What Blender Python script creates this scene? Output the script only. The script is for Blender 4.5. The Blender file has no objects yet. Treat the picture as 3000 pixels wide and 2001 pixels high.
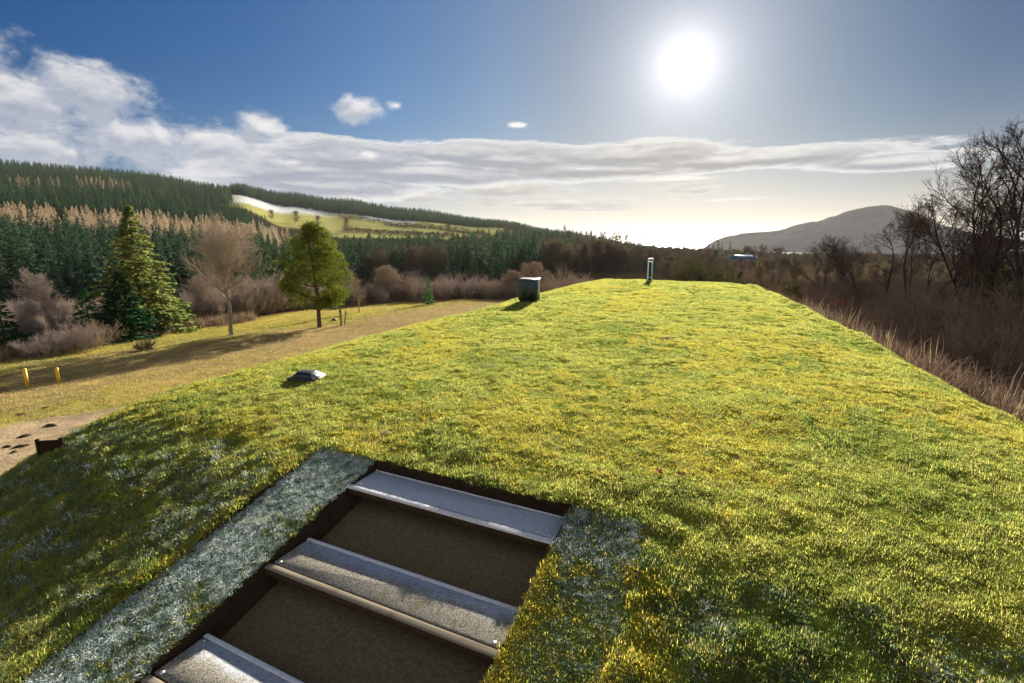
import bpy, math, random
import numpy as np
from mathutils import Vector
R_ = math.radians
rng = np.random.default_rng(7)
random.seed(7)
scene = bpy.context.scene
COL = scene.collection

# ------------------------------------------------------------------ camera model (used to lay the place out)
H = 2.2; F = 1500.0; PITCH = math.atan(305.5 / F)
CP, SP = math.cos(PITCH), math.sin(PITCH)
def ray(px, py):
    cx, cu = px - 1500.0, 1000.5 - py
    return cx, F * CP + cu * SP, cu * CP - F * SP
def azel(px, py):
    x, y, z = ray(px, py)
    return math.atan2(x, y), math.atan2(z, math.hypot(x, y))
def at_range(px, py, r):
    x, y, z = ray(px, py); h = math.hypot(x, y)
    return np.array([x / h * r, y / h * r, H + z / h * r])

SUN_AZ, SUN_EL = azel(2010, 185)
LAMP_EL = SUN_EL + R_(2.6)

# ------------------------------------------------------------------ numeric noise
def vnoise(x, y, seed=0):
    x = np.asarray(x, float); y = np.asarray(y, float)
    xi = np.floor(x).astype(np.int64); yi = np.floor(y).astype(np.int64)
    fx = x - xi; fy = y - yi
    fx = fx * fx * (3 - 2 * fx); fy = fy * fy * (3 - 2 * fy)
    def h(i, j):
        n = (i * 374761393 + j * 668265263 + seed * 974634777) & 0x7fffffff
        n = ((n ^ (n >> 13)) * 1274126177) & 0x7fffffff
        return ((n ^ (n >> 16)) & 0xffff) / 65535.0
    a, b, c, d = h(xi, yi), h(xi + 1, yi), h(xi, yi + 1), h(xi + 1, yi + 1)
    return (a * (1 - fx) + b * fx) * (1 - fy) + (c * (1 - fx) + d * fx) * fy
def fbm(x, y, seed=0, oct=4):
    s = 0; amp = .5; t = 0
    for k in range(oct):
        s = s + amp * vnoise(np.asarray(x) * 2 ** k, np.asarray(y) * 2 ** k, seed + k); t += amp; amp *= .5
    return s / t
def sstep(x, a, b):
    t = np.clip((np.asarray(x, float) - a) / (b - a), 0, 1); return t * t * (3 - 2 * t)

# ------------------------------------------------------------------ terrain
COLS = [-400, 0, 400, 700, 850, 1000, 1200, 1450, 1650, 1900, 2050, 2300, 2600, 3000, 3400]
AZC = np.array([math.atan2(c - 1500.0, F * CP + 305 * SP) for c in COLS])
RINGS = {
 80:  [985, 965, 940, 915, 905, 895, 885, 875, 868, 862, 860, 870, 880, 890, 900],
 130: [905, 895, 880, 870, 860, 852, 846, 838, 832, 825, 820, 822, 826, 830, 835],
 210: [765, 768, 776, 790, 795, 792, 788, 784, 780, 776, 778, 785, 790, 790, 790],
 300: [682, 687, 694, 710, 738, 745, 742, 742, 745, 752, 762, 768, 770, 770, 770],
 420: [592, 602, 614, 640, 695, 718, 716, 720, 728, 740, 752, 758, 760, 760, 760],
 560: [540, 547, 562, 602, 662, 692, 694, 704, 716, 736, 752, 756, 758, 758, 758],
 740: [502, 510, 536, 572, 606, 628, 648, 668, 692, 730, 754, 758, 758, 758, 758],
 840: [478, 487, 520, 564, 586, 602, 630, 664, 694, 733, 757, 760, 760, 760, 760],
}
RK = [62.0] + [float(k) for k in RINGS] + [1000., 1500., 2200.]
def field_z(x, y):
    return -3.0 - 0.040 * (0.955 * (y - 8) + 0.297 * (x + 8)) + 0.012 * np.minimum(x + 6, 0) + 0.10 * (fbm(x * .12, y * .12, 5) - .5) * 3
ZT = []
for k in RK:
    row = []
    for i, c in enumerate(COLS):
        if k == 62.0:
            a = AZC[i]; row.append(float(field_z(k * math.sin(a), k * math.cos(a))))
        elif int(k) in RINGS:
            row.append(float(at_range(c, RINGS[int(k)][i], k)[2]))
        elif k == 1000.:
            row.append(ZT[-1][i] - 12)
        elif k == 1500.:
            row.append(min(ZT[-1][i] - 60, -40) if c < 1800 else -62)
        else:
            row.append(-75)
    ZT.append(row)
ZT = np.array(ZT); RKA = np.array(RK)
def ground_z(x, y):
    x = np.asarray(x, float); y = np.asarray(y, float)
    r = np.hypot(x, y); az = np.arctan2(x, y)
    azc = np.clip(az, AZC[0], AZC[-1])
    ci = np.clip(np.searchsorted(AZC, azc) - 1, 0, len(AZC) - 2)
    t = (azc - AZC[ci]) / (AZC[ci + 1] - AZC[ci]); t = t * t * (3 - 2 * t)
    ri = np.clip(np.searchsorted(RKA, r) - 1, 0, len(RKA) - 2)
    s = np.clip((r - RKA[ri]) / (RKA[ri + 1] - RKA[ri]), 0, 1)
    z0 = ZT[ri, ci] * (1 - t) + ZT[ri, ci + 1] * t
    z1 = ZT[ri + 1, ci] * (1 - t) + ZT[ri + 1, ci + 1] * t
    zt = z0 * (1 - s) + z1 * s + (fbm(x * .02, y * .02, 3) - .5) * np.clip((r - 62) / 60, 0, 3)
    zf = field_z(x, y)
    w = sstep(r, 52, 62)
    return np.where(r > 62, zt, zf * (1 - w) + (zf) * w)
def hit_ground(px, py, f=None, r0=4., r1=1400.):
    f = f or ground_z
    x, y, z = ray(px, py); h = math.hypot(x, y)
    rs = np.geomspace(r0, r1, 3000)
    d = H + z / h * rs - f(x / h * rs, y / h * rs)
    k = int(np.argmax(d < 0)) if (d < 0).any() else len(rs) - 1
    r = rs[k]
    return np.array([x / h * r, y / h * r, float(f(np.array([x / h * r]), np.array([y / h * r]))[0])])

# mound in its own axes: a along the mound, b across it
MAZ = R_(25.8); AX = np.array([math.sin(MAZ), math.cos(MAZ)]); BX = np.array([math.cos(MAZ), -math.sin(MAZ)])
def ab(x, y): return x * AX[0] + y * AX[1], x * BX[0] + y * BX[1]
def xy(a, b): return a * AX[0] + b * BX[0], a * AX[1] + b * BX[1]
A0 = 4.0; B0, B1, B2, B3 = -4.33, -3.56, -1.33, -0.62; SL = 0.235; ZL = -0.10
def soft(u, w): return (u + np.sqrt(u * u + w * w)) / 2
def right_edge(a): return np.interp(a, [-6, 4, 8, 10, 15, 20, 27, 30], [3.6, 3.3, 3.1, 2.9, 2.2, 1.4, .0, -.4])
def mound_ab(a, b):
    u = A0 - a
    sf = np.interp(b, [-9, -5.5, -4.4, -.6, 1.2, 3.5], [.46, .38, .26, .25, .26, .23])
    br = right_edge(a) + (fbm(a * .9, a * 0 + 3.3, 12) - .5) * .55
    z = -(soft(u, 1.0) * sf + soft(-8.7 - b, .6) * .74 + soft(b - br, .45) * .72 + soft(a - 29.6, .8) * .6)
    z = z + (.09 * np.exp(-((b - br + .12) / .16) ** 2) - .05 * np.exp(-((b - br + .5) / .16) ** 2)) * sstep(a, 9, 14) * (.5 + fbm(a * .7, a * 0 + 9.1, 13))
    z = z + (fbm(a * .55, b * .55, 11) - .5) * .10 + (fbm(a * 2.2, b * 2.2, 17) - .5) * .06 + (fbm(a * 6.5, b * 6.5, 18, 2) - .5) * (.022 + .045 * sstep(a, 6.5, 3.) * sstep(b, -12, -8))
    return z
def recess(a, b):
    return (a < A0) & (b > B0) & (b < B3)
def pit(a, b):
    return (a < A0) & (b > B1) & (b < B2)
def mound_surf(a, b):
    u = A0 - a
    z = mound_ab(a, b)
    z = np.where(recess(a, b), ZL - .05 - SL * u, z)
    z = np.where(pit(a, b), ZL - .33 - SL * u, z)
    return z
def mound_xy(x, y):
    a, b = ab(x, y); return mound_ab(a, b)
def top_z(x, y): return np.maximum(ground_z(x, y), np.where(True, mound_xy(x, y), 0))

# ------------------------------------------------------------------ object helpers
def link(o, parent=None):
    COL.objects.link(o)
    if parent is not None: o.parent = parent
    return o
def tag(o, label=None, cat=None, group=None, kind=None):
    if label: o['label'] = label
    if cat: o['category'] = cat
    if group: o['group'] = group
    if kind: o['kind'] = kind
    return o
def mesh_np(name, verts, faces, mats, smooth=False):
    """faces: list of (n,k) int arrays"""
    me = bpy.data.meshes.new(name)
    verts = np.asarray(verts, np.float32)
    faces = [np.asarray(f, np.int32) for f in faces if len(f)]
    me.vertices.add(len(verts)); me.vertices.foreach_set('co', verts.ravel())
    loops = np.concatenate([f.ravel() for f in faces]); me.loops.add(len(loops))
    me.loops.foreach_set('vertex_index', loops)
    tot = np.concatenate([np.full(len(f), f.shape[1], np.int32) for f in faces])
    st = np.concatenate([[0], np.cumsum(tot)[:-1]]).astype(np.int32)
    me.polygons.add(len(tot)); me.polygons.foreach_set('loop_start', st)
    if smooth: me.polygons.foreach_set('use_smooth', np.ones(len(tot), bool))
    me.update(calc_edges=True)
    for m in (mats if isinstance(mats, (list, tuple)) else [mats]): me.materials.append(m)
    return me
def obj(name, me, parent=None, loc=None):
    o = bpy.data.objects.new(name, me); link(o, parent)
    if loc is not None: o.location = [float(v) for v in loc]
    return o
def empty(name, loc, rz=0):
    o = bpy.data.objects.new(name, None); link(o)
    o.location = [float(v) for v in loc]; o.rotation_euler = (0, 0, rz); o.empty_display_size = .2
    return o
class MB:
    def __init__(s): s.v = []; s.f3 = []; s.f4 = []; s.n = 0
    def add(s, v, f3=None, f4=None):
        v = np.asarray(v, float)
        if f3 is not None and len(f3): s.f3.append(np.asarray(f3) + s.n)
        if f4 is not None and len(f4): s.f4.append(np.asarray(f4) + s.n)
        s.v.append(v); s.n += len(v); return s
    def box(s, c, d, taper=1.0, bev=0.0):
        x, y, z = d[0] / 2, d[1] / 2, d[2] / 2
        if bev <= 0:
            v = np.array([[sx * x * (taper if k else 1), sy * y * (taper if k else 1), (z if k else -z)] for k in (0, 1) for sx, sy in ((-1, -1), (1, -1), (1, 1), (-1, 1))])
            f = [[0, 3, 2, 1], [4, 5, 6, 7], [0, 1, 5, 4], [1, 2, 6, 5], [2, 3, 7, 6], [3, 0, 4, 7]]
            return s.add(v + np.array(c), f4=f)
        # chamfered box: octagonal rings
        b = min(bev, x * .45, y * .45, z * .45)
        def ring(zz, ins, tp):
            X, Y = x * tp - ins, y * tp - ins
            return [[-X + b, -Y, zz], [X - b, -Y, zz], [X, -Y + b, zz], [X, Y - b, zz], [X - b, Y, zz], [-X + b, Y, zz], [-X, Y - b, zz], [-X, -Y + b, zz]]
        rings = [ring(-z, b, 1), ring(-z + b, 0, 1), ring(z - b, 0, taper), ring(z, b, taper)]
        v = np.array(sum(rings, [])) + np.array(c)
        f = []
        for k in range(3):
            for i in range(8):
                j = (i + 1) % 8; f.append([k * 8 + i, k * 8 + j, k * 8 + 8 + j, k * 8 + 8 + i])
        n = s.n
        s.add(v, f4=f)
        for base, flip in ((0, 1), (24, 0)):
            for i in range(1, 7):
                t = [base, base + i, base + i + 1]
                s.f3.append(np.array([t[::-1] if flip else t]) + n)
        return s
    def lathe(s, prof, seg=16, c=(0, 0, 0)):
        v = []; f = []
        for r, z in prof:
            for i in range(seg):
                t = 2 * math.pi * i / seg; v.append([r * math.cos(t), r * math.sin(t), z])
        for k in range(len(prof) - 1):
            for i in range(seg):
                j = (i + 1) % seg; f.append([k * seg + i, k * seg + j, (k + 1) * seg + j, (k + 1) * seg + i])
        return s.add(np.array(v) + np.array(c), f4=f)
    def build(s, name, mat, parent=None, loc=None, smooth=False):
        fs = []
        if s.f3: fs.append(np.concatenate(s.f3))
        if s.f4: fs.append(np.concatenate(s.f4))
        return obj(name, mesh_np(name, np.concatenate(s.v), fs, mat, smooth), parent, loc)
    def mesh(s, name, mat, smooth=False):
        fs = []
        if s.f3: fs.append(np.concatenate(s.f3))
        if s.f4: fs.append(np.concatenate(s.f4))
        return mesh_np(name, np.concatenate(s.v), fs, mat, smooth)

def norm(v): return v / np.maximum(np.linalg.norm(v, axis=-1, keepdims=True), 1e-9)
def segs_arrays(S, sides=3):
    """S: (n,8) p0 p1 r0 r1 -> verts, quads"""
    S = np.asarray(S, float); p0, p1, r0, r1 = S[:, :3], S[:, 3:6], S[:, 6], S[:, 7]
    d = norm(p1 - p0); up = np.where(np.abs(d[:, 2:3]) > .9, [[1., 0, 0]], [[0., 0, 1.]])
    e1 = norm(np.cross(d, up)); e2 = np.cross(d, e1)
    n = len(S); v = np.zeros((n, 2 * sides, 3))
    for k in range(sides):
        t = 2 * math.pi * k / sides
        o = e1 * math.cos(t) + e2 * math.sin(t)
        v[:, k] = p0 + o * r0[:, None]; v[:, sides + k] = p1 + o * r1[:, None]
    q = np.array([[k, (k + 1) % sides, sides + (k + 1) % sides, sides + k] for k in range(sides)])
    f = (np.arange(n) * 2 * sides)[:, None, None] + q[None]
    return v.reshape(-1, 3), f.reshape(-1, 4)
def segs_mesh(name, S, mat, sides=3, smooth=True):
    v, f = segs_arrays(S, sides); return mesh_np(name, v, [f], mat, smooth)
def leaves_arrays(c, d, L, W, r, fold=.25):
    """leaf-sized kites at c pointing along d with random roll"""
    n = len(c); d = norm(d)
    s = norm(np.cross(d, r.normal(size=(n, 3)))); nn = np.cross(d, s)
    L = np.broadcast_to(L, (n,))[:, None]; W = np.broadcast_to(W, (n,))[:, None]
    v = np.stack([c, c + d * L * .45 + s * W * .5 + nn * W * fold, c + d * L, c + d * L * .45 - s * W * .5 + nn * W * fold], 1)
    f = (np.arange(n) * 4)[:, None] + np.array([[0, 1, 2, 3]])
    return v.reshape(-1, 3), f

# ------------------------------------------------------------------ materials
class NT:
    def __init__(s, tree): s.t = tree; s.n = tree.nodes; s.l = tree.links
    def new(s, typ, **kw):
        n = s.n.new(typ)
        for k, v in kw.items(): setattr(n, k, v)
        return n
    def put(s, sock, v):
        if isinstance(v, bpy.types.NodeSocket): s.l.new(v, sock)
        elif v is not None:
            if sock.type == 'RGBA' and len(v) == 3: v = (*v, 1)
            sock.default_value = v
    def m(s, op, a, b=None, c=None, clamp=False):
        n = s.new('ShaderNodeMath', operation=op); n.use_clamp = clamp
        for i, v in enumerate((a, b, c)):
            if v is not None: s.put(n.inputs[i], v)
        return n.outputs[0]
    def ss(s, x, a, b, lo=0., hi=1.):
        n = s.new('ShaderNodeMapRange', interpolation_type='SMOOTHSTEP'); 
        for i, v in enumerate((x, a, b, lo, hi)): s.put(n.inputs[i], v)
        return n.outputs[0]
    def mix(s, f, a, b, blend='MIX'):
        n = s.new('ShaderNodeMix', data_type='RGBA', blend_type=blend)
        s.put(n.inputs[0], f); s.put(n.inputs[6], a); s.put(n.inputs[7], b); return n.outputs[2]
    def noise(s, vec, scale, detail=4, rough=.55, dist=0.):
        n = s.new('ShaderNodeTexNoise'); s.put(n.inputs['Vector'], vec)
        n.inputs['Scale'].default_value = scale; n.inputs['Detail'].default_value = detail
        n.inputs['Roughness'].default_value = rough; n.inputs['Distortion'].default_value = dist
        return n.outputs['Fac']
    def comb(s, x, y, z=0.):
        n = s.new('ShaderNodeCombineXYZ')
        for i, v in enumerate((x, y, z)): s.put(n.inputs[i], v)
        return n.outputs[0]
    def sep(s, v):
        n = s.new('ShaderNodeSeparateXYZ'); s.put(n.inputs[0], v); return n.outputs
    def ramp(s, f, stops):
        n = s.new('ShaderNodeValToRGB'); s.put(n.inputs[0], f); e = n.color_ramp.elements
        while len(e) < len(stops): e.new(.5)
        for k, (p, c) in enumerate(stops): e[k].position = p; e[k].color = (*c, 1)
        return n.outputs[0]
def material(name, fn):
    m = bpy.data.materials.new(name); m.use_nodes = True; m.node_tree.nodes.clear()
    t = NT(m.node_tree); out = t.new('ShaderNodeOutputMaterial')
    t.l.new(fn(t), out.inputs['Surface']); return m
def principled(t, col, rough=.8, metal=0., spec=.3, bump=None, bs=.3, bd=.02):
    p = t.new('ShaderNodeBsdfPrincipled'); t.put(p.inputs['Base Color'], col); t.put(p.inputs['Roughness'], rough)
    p.inputs['Metallic'].default_value = metal; p.inputs['Specular IOR Level'].default_value = spec
    if bump is not None:
        b = t.new('ShaderNodeBump'); b.inputs['Strength'].default_value = bs; b.inputs['Distance'].default_value = bd
        t.put(b.inputs['Height'], bump); t.l.new(b.outputs[0], p.inputs['Normal'])
    return p.outputs[0]
def matte(t, col, bump=None, bs=.3, bd=.02):
    d = t.new('ShaderNodeBsdfDiffuse'); t.put(d.inputs['Color'], col); d.inputs['Roughness'].default_value = .6
    if bump is not None:
        b = t.new('ShaderNodeBump'); b.inputs['Strength'].default_value = bs; b.inputs['Distance'].default_value = bd
        t.put(b.inputs['Height'], bump); t.l.new(b.outputs[0], d.inputs['Normal'])
    return d.outputs[0]
def pos(t): return t.new('ShaderNodeNewGeometry').outputs['Position']
def objco(t): return t.new('ShaderNodeTexCoord').outputs['Object']
def rnd(t): return t.new('ShaderNodeObjectInfo').outputs['Random']
def leafy(t, col, tcol, tr=.45, rough=.6):
    d = matte(t, col)
    tl = t.new('ShaderNodeBsdfTranslucent'); t.put(tl.inputs[0], tcol)
    m = t.new('ShaderNodeMixShader'); m.inputs[0].default_value = tr
    t.l.new(d, m.inputs[1]); t.l.new(tl.outputs[0], m.inputs[2]); return m.outputs[0]
def simple(name, col, rough=.8, var=.25, scale=8., metal=0., spec=.3, bs=.3, bd=.01, object_space=True):
    def fn(t):
        v = objco(t) if object_space else pos(t)
        n = t.noise(v, scale, 5, .6)
        c = t.mix(n, tuple(x * (1 - var) for x in col), tuple(min(1, x * (1 + var)) for x in col))
        return matte(t, c, n, bs, bd) if rough >= .85 else principled(t, c, rough, metal, spec, n, bs, bd)
    return material(name, fn)

EXPO = 2.0
# ---- surfaces
def _turf(t):
    p = pos(t)
    n1 = t.noise(p, .55, 4, .6); n2 = t.noise(p, 9., 5, .65); n3 = t.noise(p, 60., 3, .6)
    c = t.ramp(n1, [(.30, (.085, .120, .016)), (.48, (.14, .17, .02)), (.60, (.25, .24, .026)), (.75, (.12, .15, .018))])
    c = t.mix(t.ss(n2, .35, .7), c, t.mix(.5, c, (.28, .24, .04)))
    c = t.mix(t.ss(n3, .2, .6), (.04, .045, .012), c)
    return matte(t, c, t.m('ADD', n2, t.m('MULTIPLY', n3, .6)), .6, .05)
M_turf = material('turf', _turf)
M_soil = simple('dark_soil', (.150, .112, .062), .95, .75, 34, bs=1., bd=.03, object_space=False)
def _fturf(t):
    p = pos(t); n = t.noise(p, 12., 5, .65); n2 = t.noise(p, 70., 3, .6)
    c = t.mix(t.ss(n, .42, .60), (.07, .12, .06), (.46, .54, .56)); c = t.mix(t.ss(n2, .3, .6), t.mix(1., c, (.4, .45, .4), 'MULTIPLY'), c)
    return matte(t, c, t.m('ADD', n, n2), .6, .03)
M_fturf = material('frosted_turf', _fturf)
M_wall = simple('dark_earth', (.050, .034, .020), .95, .45, 16, bs=.6, bd=.03, object_space=False)  # walls of the recess, a much darker brown than the pit floor
def blade_mat(name, stops, tboost, tr=.5, scale=.6, tcol=(1, 1, 1)):
    def fn(t):
        p = pos(t); n = t.noise(p, scale, 4, .65); r = rnd(t)
        f = t.m('ADD', t.m('MULTIPLY', n, .72), t.m('MULTIPLY', r, .28))
        c = t.ramp(f, stops)
        tc = t.mix(1., c, tuple(tboost * k for k in tcol), 'MULTIPLY')
        return leafy(t, c, tc, tr, .6)
    return material(name, fn)
M_blade = blade_mat('grass_blade', [(.30, (.085, .125, .026)), (.46, (.165, .20, .042)), (.58, (.32, .30, .070)), (.72, (.19, .22, .045))], 2.2, .52)
M_blade_y = blade_mat('yellow_moss', [(.3, (.30, .25, .035)), (.55, (.42, .35, .05)), (.75, (.37, .26, .035))], 1.65, .5, 3.)
M_blade_f = blade_mat('frosted_blade', [(.36, (.12, .19, .10)), (.46, (.40, .50, .40)), (.54, (.68, .74, .68)), (.66, (.82, .86, .84))], .9, .22, 14.)
M_blade_fg = blade_mat('half_frosted_blade', [(.34, (.06, .115, .05)), (.5, (.12, .19, .11)), (.60, (.22, .30, .22)), (.72, (.42, .50, .44))], 1.0, .3, 14.)
M_blade_b = blade_mat('straw', [(.3, (.26, .20, .10)), (.55, (.38, .31, .17)), (.75, (.29, .22, .11))], 1.2, .4, 2.)
M_field = blade_mat('fairway_grass', [(.3, (.24, .21, .055)), (.5, (.40, .33, .09)), (.72, (.44, .32, .12))], 1.25, .4, .5)
M_bracken = blade_mat('dead_bracken', [(.3, (.11, .060, .040)), (.5, (.18, .12, .080)), (.7, (.33, .255, .175))], .9, .25, 1.)
M_needle = blade_mat('spruce_needles', [(.28, (.018, .050, .022)), (.5, (.030, .075, .028)), (.7, (.06, .10, .030))], 2.0, .3, .08)
M_forest = blade_mat('forest_needles', [(.25, (.019, .040, .024)), (.5, (.030, .057, .032)), (.72, (.060, .084, .038))], 1.8, .3, .02)
M_larch = blade_mat('bare_larch_twigs', [(.3, (.27, .20, .13)), (.5, (.37, .285, .19)), (.75, (.42, .31, .20))], 1.3, .35, .03)
M_brownwood = blade_mat('brown_wood_twigs', [(.3, (.075, .056, .042)), (.5, (.12, .088, .06)), (.75, (.09, .08, .045))], 1.0, .2, .03)
M_pine = blade_mat('pine_needles', [(.3, (.045, .066, .014)), (.5, (.09, .11, .016)), (.7, (.19, .18, .022))], 1.8, .26, 1.2)
M_gold = blade_mat('golden_spruce_needles', [(.3, (.055, .080, .030)), (.55, (.10, .12, .034)), (.75, (.17, .165, .042))], 2.2, .35, .5)
M_gorse = blade_mat('gorse_leaf', [(.3, (.022, .027, .009)), (.6, (.05, .052, .013)), (.8, (.12, .10, .02))], 1.3, .22, 2.)
M_redleaf = blade_mat('russet_leaf', [(.3, (.09, .025, .014)), (.6, (.14, .045, .02)), (.8, (.12, .06, .03))], .9, .25, 2.)
M_bark = simple('bark', (.10, .075, .055), .9, .4, 6, bs=.6, bd=.02)
M_bark_d = simple('dark_bark', (.055, .042, .036), .9, .4, 6, bs=.6, bd=.02)
M_bark_p = simple('pale_bark', (.26, .22, .17), .85, .5, 3, bs=.5, bd=.02)
M_twig_p = simple('purple_birch_twigs', (.36, .29, .255), .85, .3, .6)
M_twig_t = simple('tan_twigs', (.36, .285, .215), .85, .3, .6)
M_twig_g = simple('grey_brown_twigs', (.17, .125, .09), .85, .3, .6)
M_twig_d = simple('dark_twigs', (.090, .064, .052), .85, .35, .6)
M_ground = None
def _ground(t):
    a = t.new('ShaderNodeAttribute', attribute_name='tint').outputs['Color']
    p = pos(t); n = t.noise(p, 1.3, 6, .7); n2 = t.noise(p, 14., 4, .7)
    c = t.mix(t.ss(n, .3, .72), t.mix(1., a, (.62, .66, .6), 'MULTIPLY'), t.mix(1., a, (1.25, 1.2, 1.1), 'MULTIPLY'))
    c = t.mix(t.ss(n2, .25, .6), t.mix(1., c, (.55, .55, .5), 'MULTIPLY'), c)
    return matte(t, c, t.m('ADD', n, n2), .5, .12)
M_ground = material('ground_cover', _ground)
def _water(t):
    p = pos(t); n = t.noise(p, .05, 6, .7)
    return principled(t, (.03, .05, .07), .22, spec=.6, bump=n, bs=.35, bd=4.)
M_water = material('sea_water', _water)
def _isl(t):
    p = pos(t); n = t.noise(p, .008, 7, .65)
    return matte(t, t.ramp(n, [(.35, (.085, .070, .068)), (.5, (.12, .10, .088)), (.65, (.09, .078, .076))]), n, .5, 30.)
M_isl = material('moorland', _isl)

# ------------------------------------------------------------------ the ground (one sheet to the coast), field edge
EDGE_PX = [(-500, 1120), (-200, 1085), (0, 1055), (200, 1022), (440, 985), (700, 945), (900, 912), (1200, 889), (1350, 880), (1700, 850), (2300, 870)]
_e = [hit_ground(*p, f=lambda x, y: field_z(x, y)) for p in EDGE_PX]
EAZ = np.array([math.atan2(p[0], p[1]) for p in _e]); ER = np.array([min(60, math.hypot(p[0], p[1])) for p in _e])
def edge_r(az): return np.interp(az, EAZ, ER)
def build_ground():
    az = np.concatenate([np.linspace(-math.pi, -1.0, 60)[:-1], np.linspace(-1.0, 1.0, 420), np.linspace(1.0, math.pi, 60)[1:]])
    rr = np.concatenate([[.5, 2.], np.geomspace(4, 62, 120), np.geomspace(62, 2200, 130)[1:]])
    A, Rr = np.meshgrid(az, rr, indexing='ij'); x = Rr * np.sin(A); y = Rr * np.cos(A)
    z = ground_z(x, y)
    v = np.stack([x, y, z], -1).reshape(-1, 3); na, nr = A.shape
    i, j = np.meshgrid(np.arange(na - 1), np.arange(nr - 1), indexing='ij'); b = (i * nr + j).ravel()
    f = np.stack([b, b + 1, b + nr + 1, b + nr], 1)
    me = mesh_np('ground', v, [f], M_ground, True)
    # where things grow: turf, dry grass, sandy track, rough edge, forest floor, frosted hill pasture
    aa, bb = ab(x, y)
    green = np.array([.30, .29, .055]); yel = np.array([.56, .46, .10]); tan = np.array([.52, .36, .16]); sand = np.array([.45, .33, .22])
    rough = np.array([.20, .12, .06]); floor = np.array([.05, .038, .022]); snow = np.array([.78, .80, .84]); past = np.array([.46, .43, .15]); moor = np.array([.10, .07, .04])
    q = -bb + (fbm(x * .15, y * .15, 21) - .5) * 5
    def lay(c0, c1, w): return c0 * (1 - w[..., None]) + c1 * w[..., None]
    c = np.broadcast_to(green, x.shape + (3,)).copy()
    c = lay(c, yel, sstep(q, 30, 36))
    band = np.exp(-((q - 25.5) / 3.5) ** 2) ; c = lay(c, tan, np.clip(band * 1.1 + sstep(aa, 15, 24) * sstep(q, 29, 24) , 0, 1) * .9)
    c = lay(c, tan * 1.05, sstep(-bb, 23.5, 20.5) * sstep(aa, 8, 12) * (bb < 0) * (.55 + .45 * fbm(x * .5, y * .5, 29)))
    c = lay(c, tan, sstep(fbm(x * .2, y * .2, 22), .55, .7) * .5 * (q < 34))
    outer = np.interp(aa, [-10, 5, 11, 16, 24, 30], [21, 20, 18.6, 15.5, 13.6, 12.5]) + (fbm(x * .8, y * .8, 23) - .5) * 1.2
    c = lay(c, sand, sstep(-bb, outer + .25, outer - .25) * (bb < 0) * sstep(aa, 30, 26)); c = lay(c, rough * .8, sstep(aa, 31, 34) * (bb > -13))
    e = edge_r(A) + (fbm(x * .3, y * .3, 25) - .5) * 4
    c = lay(c, rough, sstep(Rr, e - .6, e + 1.2))
    c = lay(c, rough * .7, sstep(bb, 2.5, 5) * (Rr < 90))
    c = lay(c, floor, sstep(Rr, 75, 120))
    px = np.interp(A, AZC, COLS)
    fld = sstep(px, 640, 760) * sstep(px, 1560, 1440) * sstep(Rr, 500, 560) * sstep(Rr, 790, 745)
    sn = np.maximum(sstep(Rr + (fbm(A * 14, Rr * .012, 28) - .5) * 90 - (px - 720) * .52, 575, 625), sstep(np.abs(px - 1140), 90, 60) * sstep(Rr, 690, 720))
    c = lay(c, past, fld); c = lay(c, snow, fld * sn)
    c = lay(c, moor, sstep(Rr, 900, 1000))
    c = lay(c, moor * 1.2, sstep(px, 1900, 2050) * sstep(Rr, 100, 160))
    at = me.color_attributes.new('tint', 'FLOAT_COLOR', 'POINT')
    at.data.foreach_set('color', np.concatenate([c, np.ones(c.shape[:2] + (1,))], -1).reshape(-1).astype(np.float32))
    return tag(obj('ground', me), kind='structure')
build_ground()
# sea and the far island
def build_sea():
    az = np.linspace(-math.pi, math.pi, 97); rr = np.array([900, 1500, 2500, 4000, 7000, 12000, 22000.])
    v = [[r * math.sin(a), r * math.cos(a), -60] for a in az[:-1] for r in rr]; n = len(rr); k = 96
    f = [[i * n + j, i * n + j + 1, ((i + 1) % k) * n + j + 1, ((i + 1) % k) * n + j] for i in range(k) for j in range(n - 1)]
    tag(obj('sea', mesh_np('sea', v, [f], M_water, True)), kind='structure')
build_sea()
def build_island():
    prof = [(2055, 730), (2075, 716), (2095, 703), (2125, 693), (2200, 683), (2290, 672), (2360, 655), (2400, 648), (2450, 632), (2500, 613), (2530, 607), (2560, 602), (2600, 603), (2640, 615), (2700, 634), (2760, 656), (2830, 676), (2930, 695), (3050, 712), (3150, 728)]
    R0 = 2900.
    px = np.array([p[0] for p in prof]); azs = np.array([azel(*p)[0] for p in prof]); hs = np.array([at_range(p[0], p[1], R0)[2] for p in prof])
    A = np.linspace(azs[0], azs[-1], 240); D = np.linspace(-1, 1, 60)
    hh = np.interp(A, azs, hs); hh = np.convolve(np.pad(hh, 2, 'edge'), np.ones(5) / 5, 'valid')
    AA, DD = np.meshgrid(A, D, indexing='ij')
    Rr = R0 + DD * 420
    z = -64 + (hh[:, None] + 64) * np.clip(1 - np.abs(DD) ** 1.3, 0, 1)
    x = Rr * np.sin(AA); y = Rr * np.cos(AA)
    z = z + (fbm(x * .012, y * .012, 31, 5) - .5) * 26 * np.clip((z + 60) / 60, 0, 1)
    v = np.stack([x, y, z], -1).reshape(-1, 3); na, nr = AA.shape
    i, j = np.meshgrid(np.arange(na - 1), np.arange(nr - 1), indexing='ij'); b = (i * nr + j).ravel()
    tag(obj('island_hill', mesh_np('island_hill', v, [np.stack([b, b + 1, b + nr + 1, b + nr], 1)], M_isl, True)), kind='structure')
build_island()

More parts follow.
